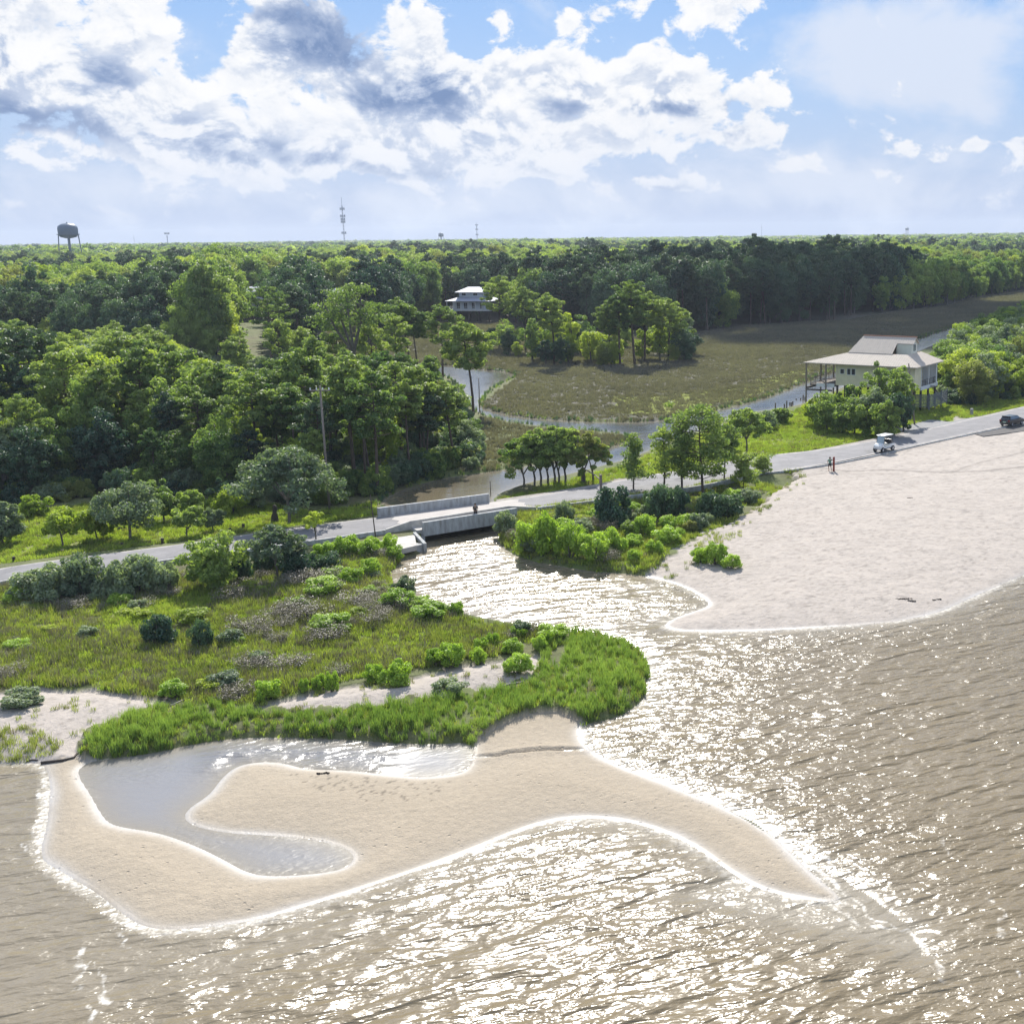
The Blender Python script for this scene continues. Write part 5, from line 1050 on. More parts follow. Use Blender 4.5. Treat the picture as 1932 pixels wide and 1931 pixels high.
b = MB(); b.slab([(LX, 0, EZ - .004), (0, 0, EZ - .004), (3, 3, BZ - .004), (9.4, 3, BZ - .004)], .14); b.slab([(0, LY, EZ - .004), (LX, LY, EZ - .004), (9.4, 13.3, BZ - .004), (3, 13.3, BZ - .004)], .14); b.build('roof', metal_x, house)['label'] = 'end slopes of the lower roof'
DZR = BZ + .03 + (RZ - BZ - .03) * (4.9 - 2.9) / 3.3
b = MB(); b.slab([(2.9, 5.5, BZ + .03), (2.9, 13.35, BZ + .03), (6.2, 12, RZ), (6.2, 2.6, RZ), (4.9, 2.6, DZR), (4.9, 5.5, DZR)], .12); b.slab([(6.2, 12, RZ), (9.5, 13.35, BZ + .03), (9.5, 5.5, BZ + .03), (7.5, 5.5, DZR), (7.5, 2.6, DZR), (6.2, 2.6, RZ)], .12); b.build('upper_roof', metal_y, house)
b = MB(); b.slab([(9.5, 13.35, BZ + .02), (2.9, 13.35, BZ + .02), (6.2, 12, RZ - .01)][::-1], .1); b.build('upper_roof', metal_x, house)
b = MB(); b.tube([(6.2, 2.5, RZ + .02), (6.2, 12.05, RZ + .02)], .11, 6); b.build('ridge_cap', pmat('rusty_ridge', (.42, .20, .12), .6), house)
b = MB(); b.prism([(4.95, BZ - .4), (7.45, BZ - .4), (7.45, DZR - .1), (6.2, RZ - .14), (4.95, DZR - .1)], 2.95, 5.6, 'y'); b.build('dormer', sidingw, house)
def window(parent, x0, y0, z0, x1, y1, z1, ax, n=2):
    """frame with its dark pane; ax is the axis the wall faces"""
    fr = MB(); pn_ = MB(); w_ = .07
    if ax == 'x':
        fr.box(x0 - .05, y0, z0, x0, y1, z0 + w_).box(x0 - .05, y0, z1 - w_, x0, y1, z1)
        for k_ in range(n + 1): yy = y0 + (y1 - y0 - w_) * k_ / n; fr.box(x0 - .052, yy, z0 + w_ + .001, x0, yy + w_, z1 - w_ - .001)
        pn_.box(x0 - .02, y0 + .01, z0 + .01, x0 - .004, y1 - .01, z1 - .01)
    else:
        fr.box(x0, y0 - .05, z0, x1, y0, z0 + w_).box(x0, y0 - .05, z1 - w_, x1, y0, z1)
        for k_ in range(n + 1): xx = x0 + (x1 - x0 - w_) * k_ / n; fr.box(xx, y0 - .052, z0 + w_ + .001, xx + w_, y0, z1 - w_ - .001)
        pn_.box(x0 + .01, y0 - .02, z0 + .01, x1 - .01, y0 - .004, z1 - .01)
    o = fr.build('window', M['white'], parent); pn_.build('pane', M['glass'], o); return o
window(house, 5.6, 2.95, 8.95, 6.8, 0, 10.2, 'y')
b = MB(); b.box(1.2, 3.2, 3.3, 11.4, 14.8, 7.05); b.box(1.2, .8, 3.3, 4.0, 3.197, 7.03); b.build('wall', siding, house)
for y0, y1, z0, z1 in ((13.2, 14.0, 5.2, 6.1), (12.05, 12.75, 5.1, 6.2), (11.2, 11.95, 5.1, 6.2), (6.2, 7.4, 5.0, 6.3), (4.2, 5.4, 5.0, 6.3)): window(house, 1.2, y0, z0, 0, y1, z1, 'x', 1 if y1 - y0 < 1 else 2)
for x0, x1, z0, z1 in ((4.6, 5.6, 3.5, 6.0), (6.4, 7.2, 4.2, 6.1), (7.8, 8.8, 3.5, 6.1), (9.6, 10.6, 4.3, 6.0)): window(house, x0, 3.2, z0, x1, 0, z1, 'y')
b = MB(); b.box(11.0, .8, 3.35, 11.4, 3.2, 6.95); b.box(1.25, 2.2, 3.35, 1.6, 3.19, 6.9); b.build('porch_wall', M['white'], house)
b = MB(); b.box(3.9, .7, 2.85, 11.6, .9, 3.45); b.box(3.9, .9, 3.15, 11.5, 3.2, 3.32); b.build('porch_floor', M['white'], house)
def railing(mb, x0, y0, x1, y1, z0, h=1.0, step=.3):
    L_ = math.hypot(x1 - x0, y1 - y0); n = max(2, int(L_ / step)); mb.tube([(x0, y0, z0 + h), (x1, y1, z0 + h)], .05, 5); mb.tube([(x0, y0, z0 + .12), (x1, y1, z0 + .12)], .035, 5)
    for i in range(n + 1):
        t = i / n; mb.tube([(x0 + (x1 - x0) * t, y0 + (y1 - y0) * t, z0), (x0 + (x1 - x0) * t, y0 + (y1 - y0) * t, z0 + h)], .05 if i % 6 == 0 else .018, 5)
b = MB(); railing(b, 4.1, .8, 10.9, .8, 3.45); b.build('railing', M['blackm'], house)
for x_ in (4.1, 7.5, 10.9): b = MB(); b.box(x_ - .08, .75, 3.45, x_ + .08, .91, 6.98); b.build('porch_post', M['white'], house)
b = MB(); b.box(1.0, 14.83, 3.05, 11.4, 19.5, 3.3); b.build('deck', M['wood'], house)
b = MB(); b.box(.9, 14.9, 2.9, 1.0, 18.2, 3.5); b.build('deck_fascia', M['white'], house)
b = MB(); railing(b, 1.05, 15.0, 1.05, 19.4, 3.3); railing(b, 1.05, 19.4, 11.3, 19.4, 3.3); b.build('railing', M['wood'], house)
b = MB(); b.box(.2, 19.5, 2.6, 11.4, 19.75, 2.9); b.box(.2, 15.0, 2.3, .4, 19.6, 2.55); b.build('deck_beam', M['darkwood'], house)
for (x_, y_) in ((.35, 19.85), (.35, 16.2), (6.0, 19.85), (11.2, 19.85)):
    b = MB(); b.tube([(x_, y_, -.6), (x_, y_, 6.95)], .15, 8); b.build('porch_post', M['polewood'], house)
for x_ in (1.5, 4.6, 7.9, 11.1):
    for y_ in (1.0, 4.6, 8.2, 11.8, 14.6): b = MB(); b.box(x_ - .14, y_ - .14, -.6, x_ + .14, y_ + .14, 3.28 if y_ > 3 else 2.84); b.build('stilt', M['darkwood'], house)
b = MB()
for k_ in range(9): b.box(3.6, -1.0, .15 + k_ * .24, 11.9, -.96, .33 + k_ * .24)
for k_ in range(9): b.box(3.6, -1.0, .15 + k_ * .24, 3.64, 2.6, .33 + k_ * .24)
for x_ in (3.6, 6.4, 9.2, 11.9): b.box(x_ - .08, -.958, -.3, x_ + .08, -.8, 2.5)
b.build('slatted_screen', pmat('grey_slats', (.16, .18, .20), .8, .3, 4), house)
st = MB()
for k_ in range(14): st.box(11.8, -.6 - .0 * k_, 3.1 - k_ * .22, 13.0, -.3 + 0.27 * 0, 3.16 - k_ * .22) if False else st.box(8.0 + k_ * .3, .0, 3.15 - k_ * .21, 8.34 + k_ * .3, .65, 3.21 - k_ * .21)
st.hexa([(8.0, -.03, 2.9), (12.3, -.03, .0), (12.3, .0 - .004, .0), (8.0, -.004, 2.9)], [(8.0, -.03, 3.2), (12.3, -.03, .3), (12.3, -.004, .3), (8.0, -.004, 3.2)]); st.build('stairs', M['darkwood'], house)
b = MB(); b.box(5.6, 2.9, 2.0, 6.3, 2.94, 2.7); b.build('yellow_sign', pmat('yellow_plate', (.6, .5, .05)), house)

# ------------------------------------------------------------------ white stilt house on the knoll and two half hidden ones
def far_house(px, py, rz, W_, D_, eave, lab, roofc, wallc, deck=True):
    x, y, zz = gp(px, py); t = thing('stilt_house', (x, y, zz), rz, lab, 'house'); rm = seam_mat('roof_sheet', roofc, .6, 'X', .04, .4); wmt = pmat('painted_boards', wallc, .6, .15, 2)
    w2, d2 = W_ / 2, D_ / 2; f = eave - 3.1
    b = MB(); b.slab([(-w2, -d2, eave), (w2, -d2, eave), (w2 * .42, -d2 * .35, eave + 1.5), (-w2 * .42, -d2 * .35, eave + 1.5)], .12); b.slab([(w2, d2, eave), (-w2, d2, eave), (-w2 * .42, d2 * .35, eave + 1.5), (w2 * .42, d2 * .35, eave + 1.5)], .12)
    b.slab([(-w2, d2, eave), (-w2, -d2, eave), (-w2 * .42, -d2 * .35, eave + 1.496), (-w2 * .42, d2 * .35, eave + 1.496)], .12); b.slab([(w2, -d2, eave), (w2, d2, eave), (w2 * .42, d2 * .35, eave + 1.496), (w2 * .42, -d2 * .35, eave + 1.496)], .12); b.build('roof', rm, t)
    b = MB(); b.box(-w2 * .52, -d2 * .45, eave + .5, w2 * .52, d2 * .45, eave + 3.0); b.build('upper_storey', wmt, t)
    u = .66; b = MB(); b.slab([(-w2 * u, -d2 * u, eave + 2.9), (w2 * u, -d2 * u, eave + 2.9), (w2 * .25, 0, eave + 4.6), (-w2 * .25, 0, eave + 4.6)], .1); b.slab([(w2 * u, d2 * u, eave + 2.9), (-w2 * u, d2 * u, eave + 2.9), (-w2 * .25, 0, eave + 4.6), (w2 * .25, 0, eave + 4.6)], .1)
    b.slab([(-w2 * u, d2 * u, eave + 2.9), (-w2 * u, -d2 * u, eave + 2.9), (-w2 * .25, 0, eave + 4.596)], .1); b.slab([(w2 * u, -d2 * u, eave + 2.9), (w2 * u, d2 * u, eave + 2.9), (w2 * .25, 0, eave + 4.596)], .1); b.build('upper_roof', rm, t)
    b = MB(); b.box(-w2 * .8, -d2 * .55, f, w2 * .8, d2 * .8, eave + .05); b.build('wall', wmt, t)
    b = MB(); b.box(-w2 * .95, -d2 * .95, f - .3, w2 * .95, d2 * .95, f - .01); b.build('deck', M['white'], t)
    b = MB(); railing(b, -w2 * .93, -d2 * .93, w2 * .93, -d2 * .93, f, 1.0, .5); railing(b, -w2 * .93, -d2 * .93, -w2 * .93, d2 * .9, f, 1.0, .5); b.build('railing', M['white'], t)
    for k_ in range(7): x_ = -w2 * .93 + k_ * w2 * 1.86 / 6; b = MB(); b.box(x_ - .1, -d2 * .93 - .1, f, x_ + .1, -d2 * .93 + .1, eave - .04); b.build('porch_post', M['white'], t)
    for x_ in (-.62, -.3, .05, .4, .66): window(t, x_ * w2, -d2 * .55, f + .3, x_ * w2 + 1.3, 0, f + 2.4, 'y')
    for x_ in (-.4, .1): window(t, x_ * w2, -d2 * .45, eave + 1.7, x_ * w2 + 1.5, 0, eave + 2.6, 'y')
    for k_ in range(5):
        for s_ in (-.8, .7): x_ = -w2 * .85 + k_ * w2 * 1.7 / 4; b = MB(); b.box(x_ - .15, s_ * d2 - .15, -.5, x_ + .15, s_ * d2 + .15, f - .31); b.build('stilt', M['darkwood'], t)
    return t
far_house(897, 607, R(-14), 17.0, 12, 7.4, 'white stilt house with grey blue hip roofs among the pines', (.42, .45, .55), (.74, .80, .86))
far_house(484, 604, R(10), 15, 11, 7.6, 'grey roofed house half hidden behind a round pine', (.34, .37, .44), (.45, .48, .52))
far_house(640, 606, R(-4), 11, 10, 7.0, 'pale blue house glimpsed through the great forked pine', (.30, .36, .44), (.46, .56, .66))
x, y, zz = gp(1592, 598); 
# ------------------------------------------------------------------ towers on the skyline
def skyline_base(px, d):
    a = ray(px, 445); k_ = d / math.hypot(a[0], a[1]); return a[0] * k_, a[1] * k_
tankm = pmat('blue_grey_tank_paint', (.065, .115, .185), .5, .15, .2)
def water_tower(px, d, H, Rt, lab, legs=4):
    x, y = skyline_base(px, d); t = thing('water_tower', (x, y, 0), .4, lab, 'water tower'); hb = H - Rt * 1.45
    b = MB(); prof = [(Rt * .25, hb - Rt * .12), (Rt * .8, hb + Rt * .02), (Rt * .98, hb + Rt * .30), (Rt, hb + Rt * .9), (Rt * .93, hb + Rt * 1.15), (Rt * .6, hb + Rt * 1.38), (Rt * .08, hb + Rt * 1.45), (Rt * .07, hb + Rt * 1.56), (.01, hb + Rt * 1.57)]
    b.lathe(prof, 28); b.build('tank', tankm, t, smooth=True)
    b = MB(); b.lathe([(Rt * .98, hb + Rt * .26), (Rt * 1.13, hb + Rt * .26), (Rt * 1.13, hb + Rt * .33), (Rt * .98, hb + Rt * .33)], 28); b.build('balcony', tankm, t)
    b = MB(); b.tube([(0, 0, 0), (0, 0, hb)], Rt * .13, 10); b.build('riser', tankm, t)
    for k_ in range(legs):
        a = 2 * math.pi * k_ / legs; b = MB(); b.tube([(math.cos(a) * Rt * 1.25, math.sin(a) * Rt * 1.25, 0), (math.cos(a) * Rt * .95, math.sin(a) * Rt * .95, hb + Rt * .3)], Rt * .055, 8); b.build('leg', tankm, t)
    return t
water_tower(129, 1220, 45.2, 8.2, 'large blue grey water tower on legs at the left skyline')
water_tower(832, 3000, 41, 6.0, 'small distant water tower on the skyline right of the big antenna mast')
water_tower(1711, 5200, 50, 7.5, 'tiny faraway water tower on the right skyline')
mastm = pmat('mast_steel', (.16, .19, .26), .5, .1, .1)
def mast(px, d, H, w_, rings, lab, name='antenna_mast'):
    x, y = skyline_base(px, d); t = thing(name, (x, y, 0), .3, lab, 'mast'); b = MB()
    for k_ in range(3):
        a = 2.094 * k_; b.tube([(math.cos(a) * w_, math.sin(a) * w_, 0), (math.cos(a) * w_ * .6, math.sin(a) * w_ * .6, H * .88)], w_ * .22, 5)
    n = int(H / 4)
    for k_ in range(n):
        z0 = H * .88 * k_ / n; z1 = H * .88 * (k_ + 1) / n; r0 = w_ * (1 - .4 * k_ / n)
        for j in range(3): a = 2.094 * j; a2 = 2.094 * (j + 1); b.tube([(math.cos(a) * r0, math.sin(a) * r0, z0), (math.cos(a2) * r0, math.sin(a2) * r0, z1)], w_ * .1, 4)
    b.tube([(0, 0, H * .8), (0, 0, H)], w_ * .25, 6); b.build('lattice', mastm, t)
    for zr, rw in rings:
        b = MB(); b.lathe([(rw * .5, -.5), (rw, -.5), (rw, -.2), (rw * .5, -.2)], 12, (0, 0, zr))
        for k_ in range(9): a = k_ * .698; b.box(math.cos(a) * rw - .3, math.sin(a) * rw - .3, zr - 1.2, math.cos(a) * rw + .3, math.sin(a) * rw + .3, zr + 1.4)
        b.build('antenna_platform', mastm, t)
    return t
mast(649, 1500, 76, .75, ((63, 2.4), (55, 2.6), (51.5, 2.2), (48.5, 2.2), (36, 2.4)), 'tall antenna mast with five rings rising above the wood')
mast(315, 2000, 42, .8, ((40, 3.2),), 'short mast with a single platform on the skyline')
mast(900, 3000, 64, 1.0, ((58, 3.0), (48, 3.0), (36, 3.0)), 'faint ringed mast on the skyline above the white house')
mast(1437, 3800, 60, .6, (), 'hair thin mast on the skyline above the dark wood')
mast(252, 3500, 46, .6, (), 'hair thin mast between the big water tower and the short mast')

# ------------------------------------------------------------------ poles, posts, gate
def pole(px, py, ty, r, lab, lean=(0, 0), mat=None, arm=0, cat='utility pole', name='utility_pole', z_=None):
    x, y, zz = gp(px, py); zz = z_ if z_ is not None else zz; H = height_to(x, y, zz, ty); t = thing(name, (x, y, zz), 0, lab, cat)
    b = MB(); b.tube([(0, 0, -.3), (lean[0] * H * .5, lean[1] * H * .5, H * .5), (lean[0] * H, lean[1] * H, H)], [r, r * .85, r * .7], 10); b.build('shaft', mat or M['polewood'], t, smooth=True)
    if arm:
        b = MB(); b.box(lean[0] * H - arm / 2, lean[1] * H - .3, H - .55, lean[0] * H + arm / 2, lean[1] * H - .18, H - .42); b.build('crossarm', M['wood'], t)
        for k_ in (-.45, -.15, .15, .45): b = MB(); b.lathe([(.05, 0), (.09, .06), (.05, .12), (.08, .18), (.03, .24)], 8, (lean[0] * H + k_ * arm, lean[1] * H - .24, H - .419)); b.build('insulator', M['white'], t)
    return t, H
pole(622, 963, 728, .14, 'tall grey utility pole with crossarm beside the broad live oak', arm=2.2)
t_, H_ = pole(1726, 801, 686, .14, 'leaning utility pole in front of the yellow house', lean=(-.13, 0)); 
pole(905, 776, 714, .10, 'thin bare pole standing in the marsh beside the lone pine', lean=(.02, 0), name='marsh_pole', cat='pole')
pole(709, 1016, 934, .06, 'thin leaning stick at the left end of the bridge', lean=(-.06, .0), name='leaning_stick', cat='stick', mat=M['darkwood'], z_=1.2)
pole(926, 936, 908, .05, 'thin stake at the far right end of the bridge', name='stake', cat='stake', mat=M['darkwood'])
PIL = [(1463, 771, 11), (1480, 771, 9), (1484, 771, 15), (1490, 766, 7), (1493, 766, 7), (1496, 765, 8), (1502, 760, 8), (1511, 758, 7), (1515, 757, 12), (1519, 756, 7)]
for i, (px_, py_, h_) in enumerate(PIL):
    x, y, zz = gp(px_, py_); zz = -.5; H = height_to(x, y, 0, py_ - h_) + .5
    b = MB(); b.tube([(0, 0, -.2), (random.uniform(-.04, .04), 0, H)], [.13, .11], 8); o = b.build('piling', M['wood'], loc=(x, y, zz)); ord_ = ['leftmost', 'second', 'tallest, third', 'fourth', 'fifth', 'sixth', 'seventh', 'eighth', 'ninth', 'rightmost'][i]
    tag(o, '%s from the left of the old timber pilings at the creek edge' % ord_ if i not in (0, 9) else '%s of the old timber pilings at the creek edge' % ord_, 'piling', 'old timber pilings along the creek')
for i, (px_, py_, h_) in enumerate(((27, 1061, 11), (119, 1048, 11), (231, 1035, 11), (307, 1027, 12), (435, 1008, 12), (460, 1000, 12))):
    x, y, zz = gp(px_, py_); H = height_to(x, y, zz, py_ - h_); b = MB(); b.tube([(0, 0, -.2), (0, 0, H * .96), (0, 0, H)], [.14, .14, .10], 10)
    tag(b.build('timber_bollard', M['darkwood'], loc=(x, y, zz)), ['leftmost', 'second from the left', 'third from the left', 'fourth from the left', 'second from the right', 'rightmost'][i] + ' of the dark timber bollards on the left verge', 'bollard', 'timber bollards on the left verge')
x, y, zz = gp(1833, 785); b = MB(); b.lathe([(.26, -.1), (.26, 1.05), (.20, 1.2), (.01, 1.24)], 14); tag(b.build('grey_bollard', M['concrete'], loc=(x, y, zz)), 'stout grey bollard at the driveway by the yellow house', 'bollard')
x, y, zz = gp(1100, 912); gt = thing('gate_frame', (x, y, zz), 0, 'timber gate frame with curved top bar by the road', 'gate'); g2 = Vector(gp(1134, 926)) - Vector((x, y, zz))
b = MB(); b.tube([(0, 0, -.2), (0, 0, 1.9)], .20, 8); b.build('post', M['polewood'], gt)
b = MB(); b.tube([(g2.x, g2.y, -.2), (g2.x, g2.y, 2.5)], .16, 8); b.build('post', M['polewood'], gt)
b = MB(); b.tube([(0, 0, 1.7), (g2.x * .3, g2.y * .3, 1.95), (g2.x * .7, g2.y * .7, 2.0), (g2.x, g2.y, 1.9)], .07, 6); b.build('top_bar', M['polewood'], gt)
x, y, zz = gp(519, 984); b = MB(); b.tube([(0, 0, -.1), (0, 0, .5), (.04, 0, .95), (.1, 0, 1.5), (.05, 0, 1.75)], [.42, .36, .22, .24, .1], 9); tag(b.build('stump', M['darkwood'], loc=(x, y, zz), smooth=True), 'dark weathered stump beside the live oak trunk', 'stump')
x, y, zz = gp(555, 973); s_ = thing('small_sign', (x, y, zz), .1, 'small white sign on a post behind the live oak', 'sign'); b = MB(); b.tube([(0, 0, -.1), (0, 0, .75)], .04, 6); b.build('post', M['wood'], s_); b = MB(); b.box(-.3, -.06, .6, .3, -.03, .85); b.build('plate', M['white'], s_)
def log(name, pts, r, mat, lab):
    P = []
    for px_, py_ in pts: x, y, zz = gp(px_, py_); P.append((x, y, zz + r * .6))
    b = MB(); b.tube(P, [r * (1 - .5 * i / max(1, len(P) - 1)) for i in range(len(P))], 7); return tag(b.build(name, mat, smooth=True), lab, 'driftwood')
log('driftwood_log', [(78, 1441), (100, 1438), (118, 1436), (140, 1431), (146, 1422)], .10, M['darkwood'], 'dark driftwood log with a branching stub on the left beach edge')
log('driftwood_log', [(50, 1440), (62, 1437), (72, 1437)], .06, M['darkwood'], 'short dark driftwood piece at the water edge, far left')
log('driftwood_log', [(322, 1332), (340, 1324), (362, 1314)], .06, pmat('bleached_wood', (.52, .48, .36), .8), 'bleached pale stick lying in the marsh grass')
log('driftwood_log', [(945, 1298), (960, 1292), (985, 1288), (992, 1280)], .08, pmat('grey_drift', (.30, .28, .25), .8), 'grey driftwood branch on the dune front')
for i, (a_, b_, r_) in enumerate((((598, 1460), (622, 1458), .11), ((1690, 1130), (1720, 1131), .08), ((1712, 1133), (1728, 1136), .07), ((1760, 1133), (1776, 1131), .07), ((1712, 940), (1722, 939), .08))):
    x, y, zz = gp(*a_); x2, y2, z2 = gp(*b_); rg = np.random.default_rng(900 + i); n = 34; t = rg.random((n, 1)); C_ = np.c_[x + (x2 - x) * t[:, 0], y + (y2 - y) * t[:, 0] + rg.normal(0, .06, n), np.full(n, zz + .0)]
    V_, lf_ = leaf_cards(rg, C_, np.full(n, r_ * .6), 5, .05, .4); o = link('seaweed_clump', cards_mesh('seaweed_clump', V_, lf_), M['darkwood']); tag(o, ['dark seaweed clump on the sand bar beside the lagoon', 'long dark seaweed clump on the lower beach', 'short seaweed clump beside the long one on the beach', 'seaweed clump nearest the right shoreline', 'dark seaweed clump on the beach below the road'][i], 'seaweed')
mk = {}
# ------------------------------------------------------------------ people (one continuous skinned body each, clothes over it)
def skin_mesh(name, J, E, rad, sub=2):
    me = bpy.data.meshes.new(name + '_skeleton'); me.from_pydata([J[k_] for k_ in J], [(list(J).index(a), list(J).index(b_)) for a, b_ in E], []); me.update()
    o = bpy.data.objects.new(name + '_skeleton', me); COL.objects.link(o); sm = o.modifiers.new('skin', 'SKIN'); sm.use_smooth_shade = True
    ks = list(J)
    for i, sv in enumerate(me.skin_vertices[0].data): r_ = rad[ks[i]]; sv.radius = r_ if hasattr(r_, '__len__') else (r_, r_); sv.use_root = (i == 0)
    ss = o.modifiers.new('sub', 'SUBSURF'); ss.levels = sub; ss.render_levels = sub
    dg = bpy.context.evaluated_depsgraph_get(); out = bpy.data.meshes.new_from_object(o.evaluated_get(dg)); out.name = name; bpy.data.objects.remove(o); return out
skin_m = pmat('skin', (.42, .25, .17), .55, .1, 8)
def person(x, y, zz, rz, lab, shirt, shorts, arm_r, arm_l, walk=.0, name='person'):
    t = thing(name, (x, y, zz), rz, lab, 'person')
    J = {'pelvis': (0, 0, .93), 'belly': (0, 0, 1.08), 'chest': (0, -.01, 1.32), 'neck': (0, -.01, 1.48), 'skull': (0, -.03, 1.60), 'crown': (0, -.02, 1.71),
         'hipr': (.09, 0, .90), 'kneer': (.10, -.04 - walk, .49), 'ankr': (.10, .02 - walk * .4, .08), 'toer': (.12, -.14 - walk * .4, .03), 'hipl': (-.09, 0, .90), 'kneel': (-.10, .02 + walk, .50), 'ankl': (-.10, .10 + walk * 2.4, .14 + walk * .4), 'toel': (-.12, -.06 + walk * 2.2, .04 + walk * .2),
         'shr': (.18, 0, 1.41), 'elr': arm_r[0], 'wrr': arm_r[1], 'har': arm_r[2], 'shl': (-.18, 0, 1.41), 'ell': arm_l[0], 'wrl': arm_l[1], 'hal': arm_l[2]}
    E = [('pelvis', 'belly'), ('belly', 'chest'), ('chest', 'neck'), ('neck', 'skull'), ('skull', 'crown'), ('pelvis', 'hipr'), ('hipr', 'kneer'), ('kneer', 'ankr'), ('ankr', 'toer'), ('pelvis', 'hipl'), ('hipl', 'kneel'), ('kneel', 'ankl'), ('ankl', 'toel'),
         ('chest', 'shr'), ('shr', 'elr'), ('elr', 'wrr'), ('wrr', 'har'), ('chest', 'shl'), ('shl', 'ell'), ('ell', 'wrl'), ('wrl', 'hal')]
    rd = {'pelvis': (.13, .10), 'belly': (.125, .09), 'chest': (.15, .10), 'neck': .055, 'skull': .095, 'crown': .085, 'hipr': .095, 'kneer': .058, 'ankr': .038, 'toer': .038, 'hipl': .095, 'kneel': .058, 'ankl': .038, 'toel': .038,
          'shr': .062, 'elr': .043, 'wrr': .030, 'har': .038, 'shl': .062, 'ell': .043, 'wrl': .030, 'hal': .038}
    # fingers: five short chains per hand
    for sd_, wr, ha in (('r', arm_r[1], arm_r[2]), ('l', arm_l[1], arm_l[2])):
        d_ = (Vector(ha) - Vector(wr)).normalized(); s_ = d_.cross(Vector((0, 1, 0))); s_ = (s_ if s_.length > .2 else d_.cross(Vector((1, 0, 0)))).normalized()
        for q, (o_, ln_) in enumerate(((-.03, .065), (-.01, .075), (.01, .07), (.03, .055), (.05, .04))):
            a = Vector(ha) + s_ * o_ * .9 + d_ * .02; b_ = a + d_ * ln_ + Vector((0, .01, -.008)); J['f%s%d' % (sd_, q)] = tuple(b_); E.append(('ha' + sd_, 'f%s%d' % (sd_, q))); rd['f%s%d' % (sd_, q)] = .009
    link('body', skin_mesh('body', J, E, rd), skin_m, t)
    K_ = {k_: J[k_] for k_ in ('pelvis', 'belly', 'chest', 'neck', 'shr', 'elr', 'shl', 'ell')}; K_['neck'] = (0, -.01, 1.45)
    K_['elr'] = tuple(Vector(J['shr']).lerp(Vector(J['elr']), .7)); K_['ell'] = tuple(Vector(J['shl']).lerp(Vector(J['ell']), .7)); K_['pelvis'] = (0, 0, .90)
    link('shirt', skin_mesh('shirt', K_, [('pelvis', 'belly'), ('belly', 'chest'), ('chest', 'neck'), ('chest', 'shr'), ('shr', 'elr'), ('chest', 'shl'), ('shl', 'ell')], {'pelvis': (.165, .13), 'belly': (.155, .12), 'chest': (.175, .125), 'neck': .08, 'shr': .085, 'elr': .07, 'shl': .085, 'ell': .07}), shirt, t)
    K_ = {k_: J[k_] for k_ in ('pelvis', 'hipr', 'hipl')}; K_['pelvis'] = (0, 0, .95); K_['kr'] = tuple(Vector(J['hipr']).lerp(Vector(J['kneer']), .82)); K_['kl'] = tuple(Vector(J['hipl']).lerp(Vector(J['kneel']), .82))
    link('shorts', skin_mesh('shorts', K_, [('pelvis', 'hipr'), ('hipr', 'kr'), ('pelvis', 'hipl'), ('hipl', 'kl')], {'pelvis': (.15, .12), 'hipr': .11, 'hipl': .11, 'kr': .09, 'kl': .09}), shorts, t)
    b = MB(); b.lathe([(.02, .128), (.07, .12), (.1, .085), (.108, .03), (.1, -.02), (.085, -.06), (.02, -.07)], 14, (0, .005, 1.635)); b.build('hair', pmat('dark_hair', (.03, .02, .015), .7), t, smooth=True)
    f_ = MB(); f_.tube([(0, -.115, 1.63), (0, -.135, 1.60)], [.012, .016], 6); f_.box(-.045, -.118, 1.633, -.02, -.11, 1.645); f_.box(.02, -.118, 1.633, .045, -.11, 1.645); f_.build('face', skin_m, t)
    return t
teal = pmat('sea_green_shirt', (.16, .30, .22), .8, .15, 9); blk = pmat('dark_shorts', (.035, .035, .04), .8, .2, 8)
x, y, zz = gp(1565.5, 888.5); person(x, y, zz, R(200), 'person in a green shirt and dark shorts reaching for the red post', teal, blk, ((-.0 + .30, -.05, 1.22), (.22, -.12, .99), (.2, -.16, .92)), ((-.40, -.08, 1.33), (-.60, -.16, 1.48), (-.67, -.2, 1.54)), .08)
x2, y2, z2 = gp(1573, 889.5); H = height_to(x2, y2, z2, 862); b = MB(); b.tube([(0, 0, -.3), (0, 0, H * .97), (0, 0, H)], [.125, .125, .09], 12)
rp_ = thing('red_post', (x2, y2, z2), 0, 'rusty red round post planted in the beach beside the person', 'post'); b.build('shaft', pmat('rust_red_paint', (.30, .055, .035), .6, .4, 5), rp_, smooth=True)
for k_ in range(6): b = MB(); b.tube([(0, 0, .35 + k_ * .26), (0, 0, .37 + k_ * .26)], .135, 12); b.build('band', M['blackm'], rp_)
wp_ = N1.lerp(N2, .60); wo_ = off(N1, N2, 1.05); wq = wo_[0].lerp(wo_[1], .60)
person(wq.x, wq.y, DZ + .121, R(20), 'person in dark clothes leaning on the near parapet of the bridge', pmat('dark_grey_jacket', (.07, .065, .06), .85, .2, 9), blk, ((.24, -.10, 1.16), (.14, -.26, 1.03), (.10, -.30, 1.02)), ((-.24, -.10, 1.16), (-.14, -.26, 1.03), (-.10, -.30, 1.02)), 0)

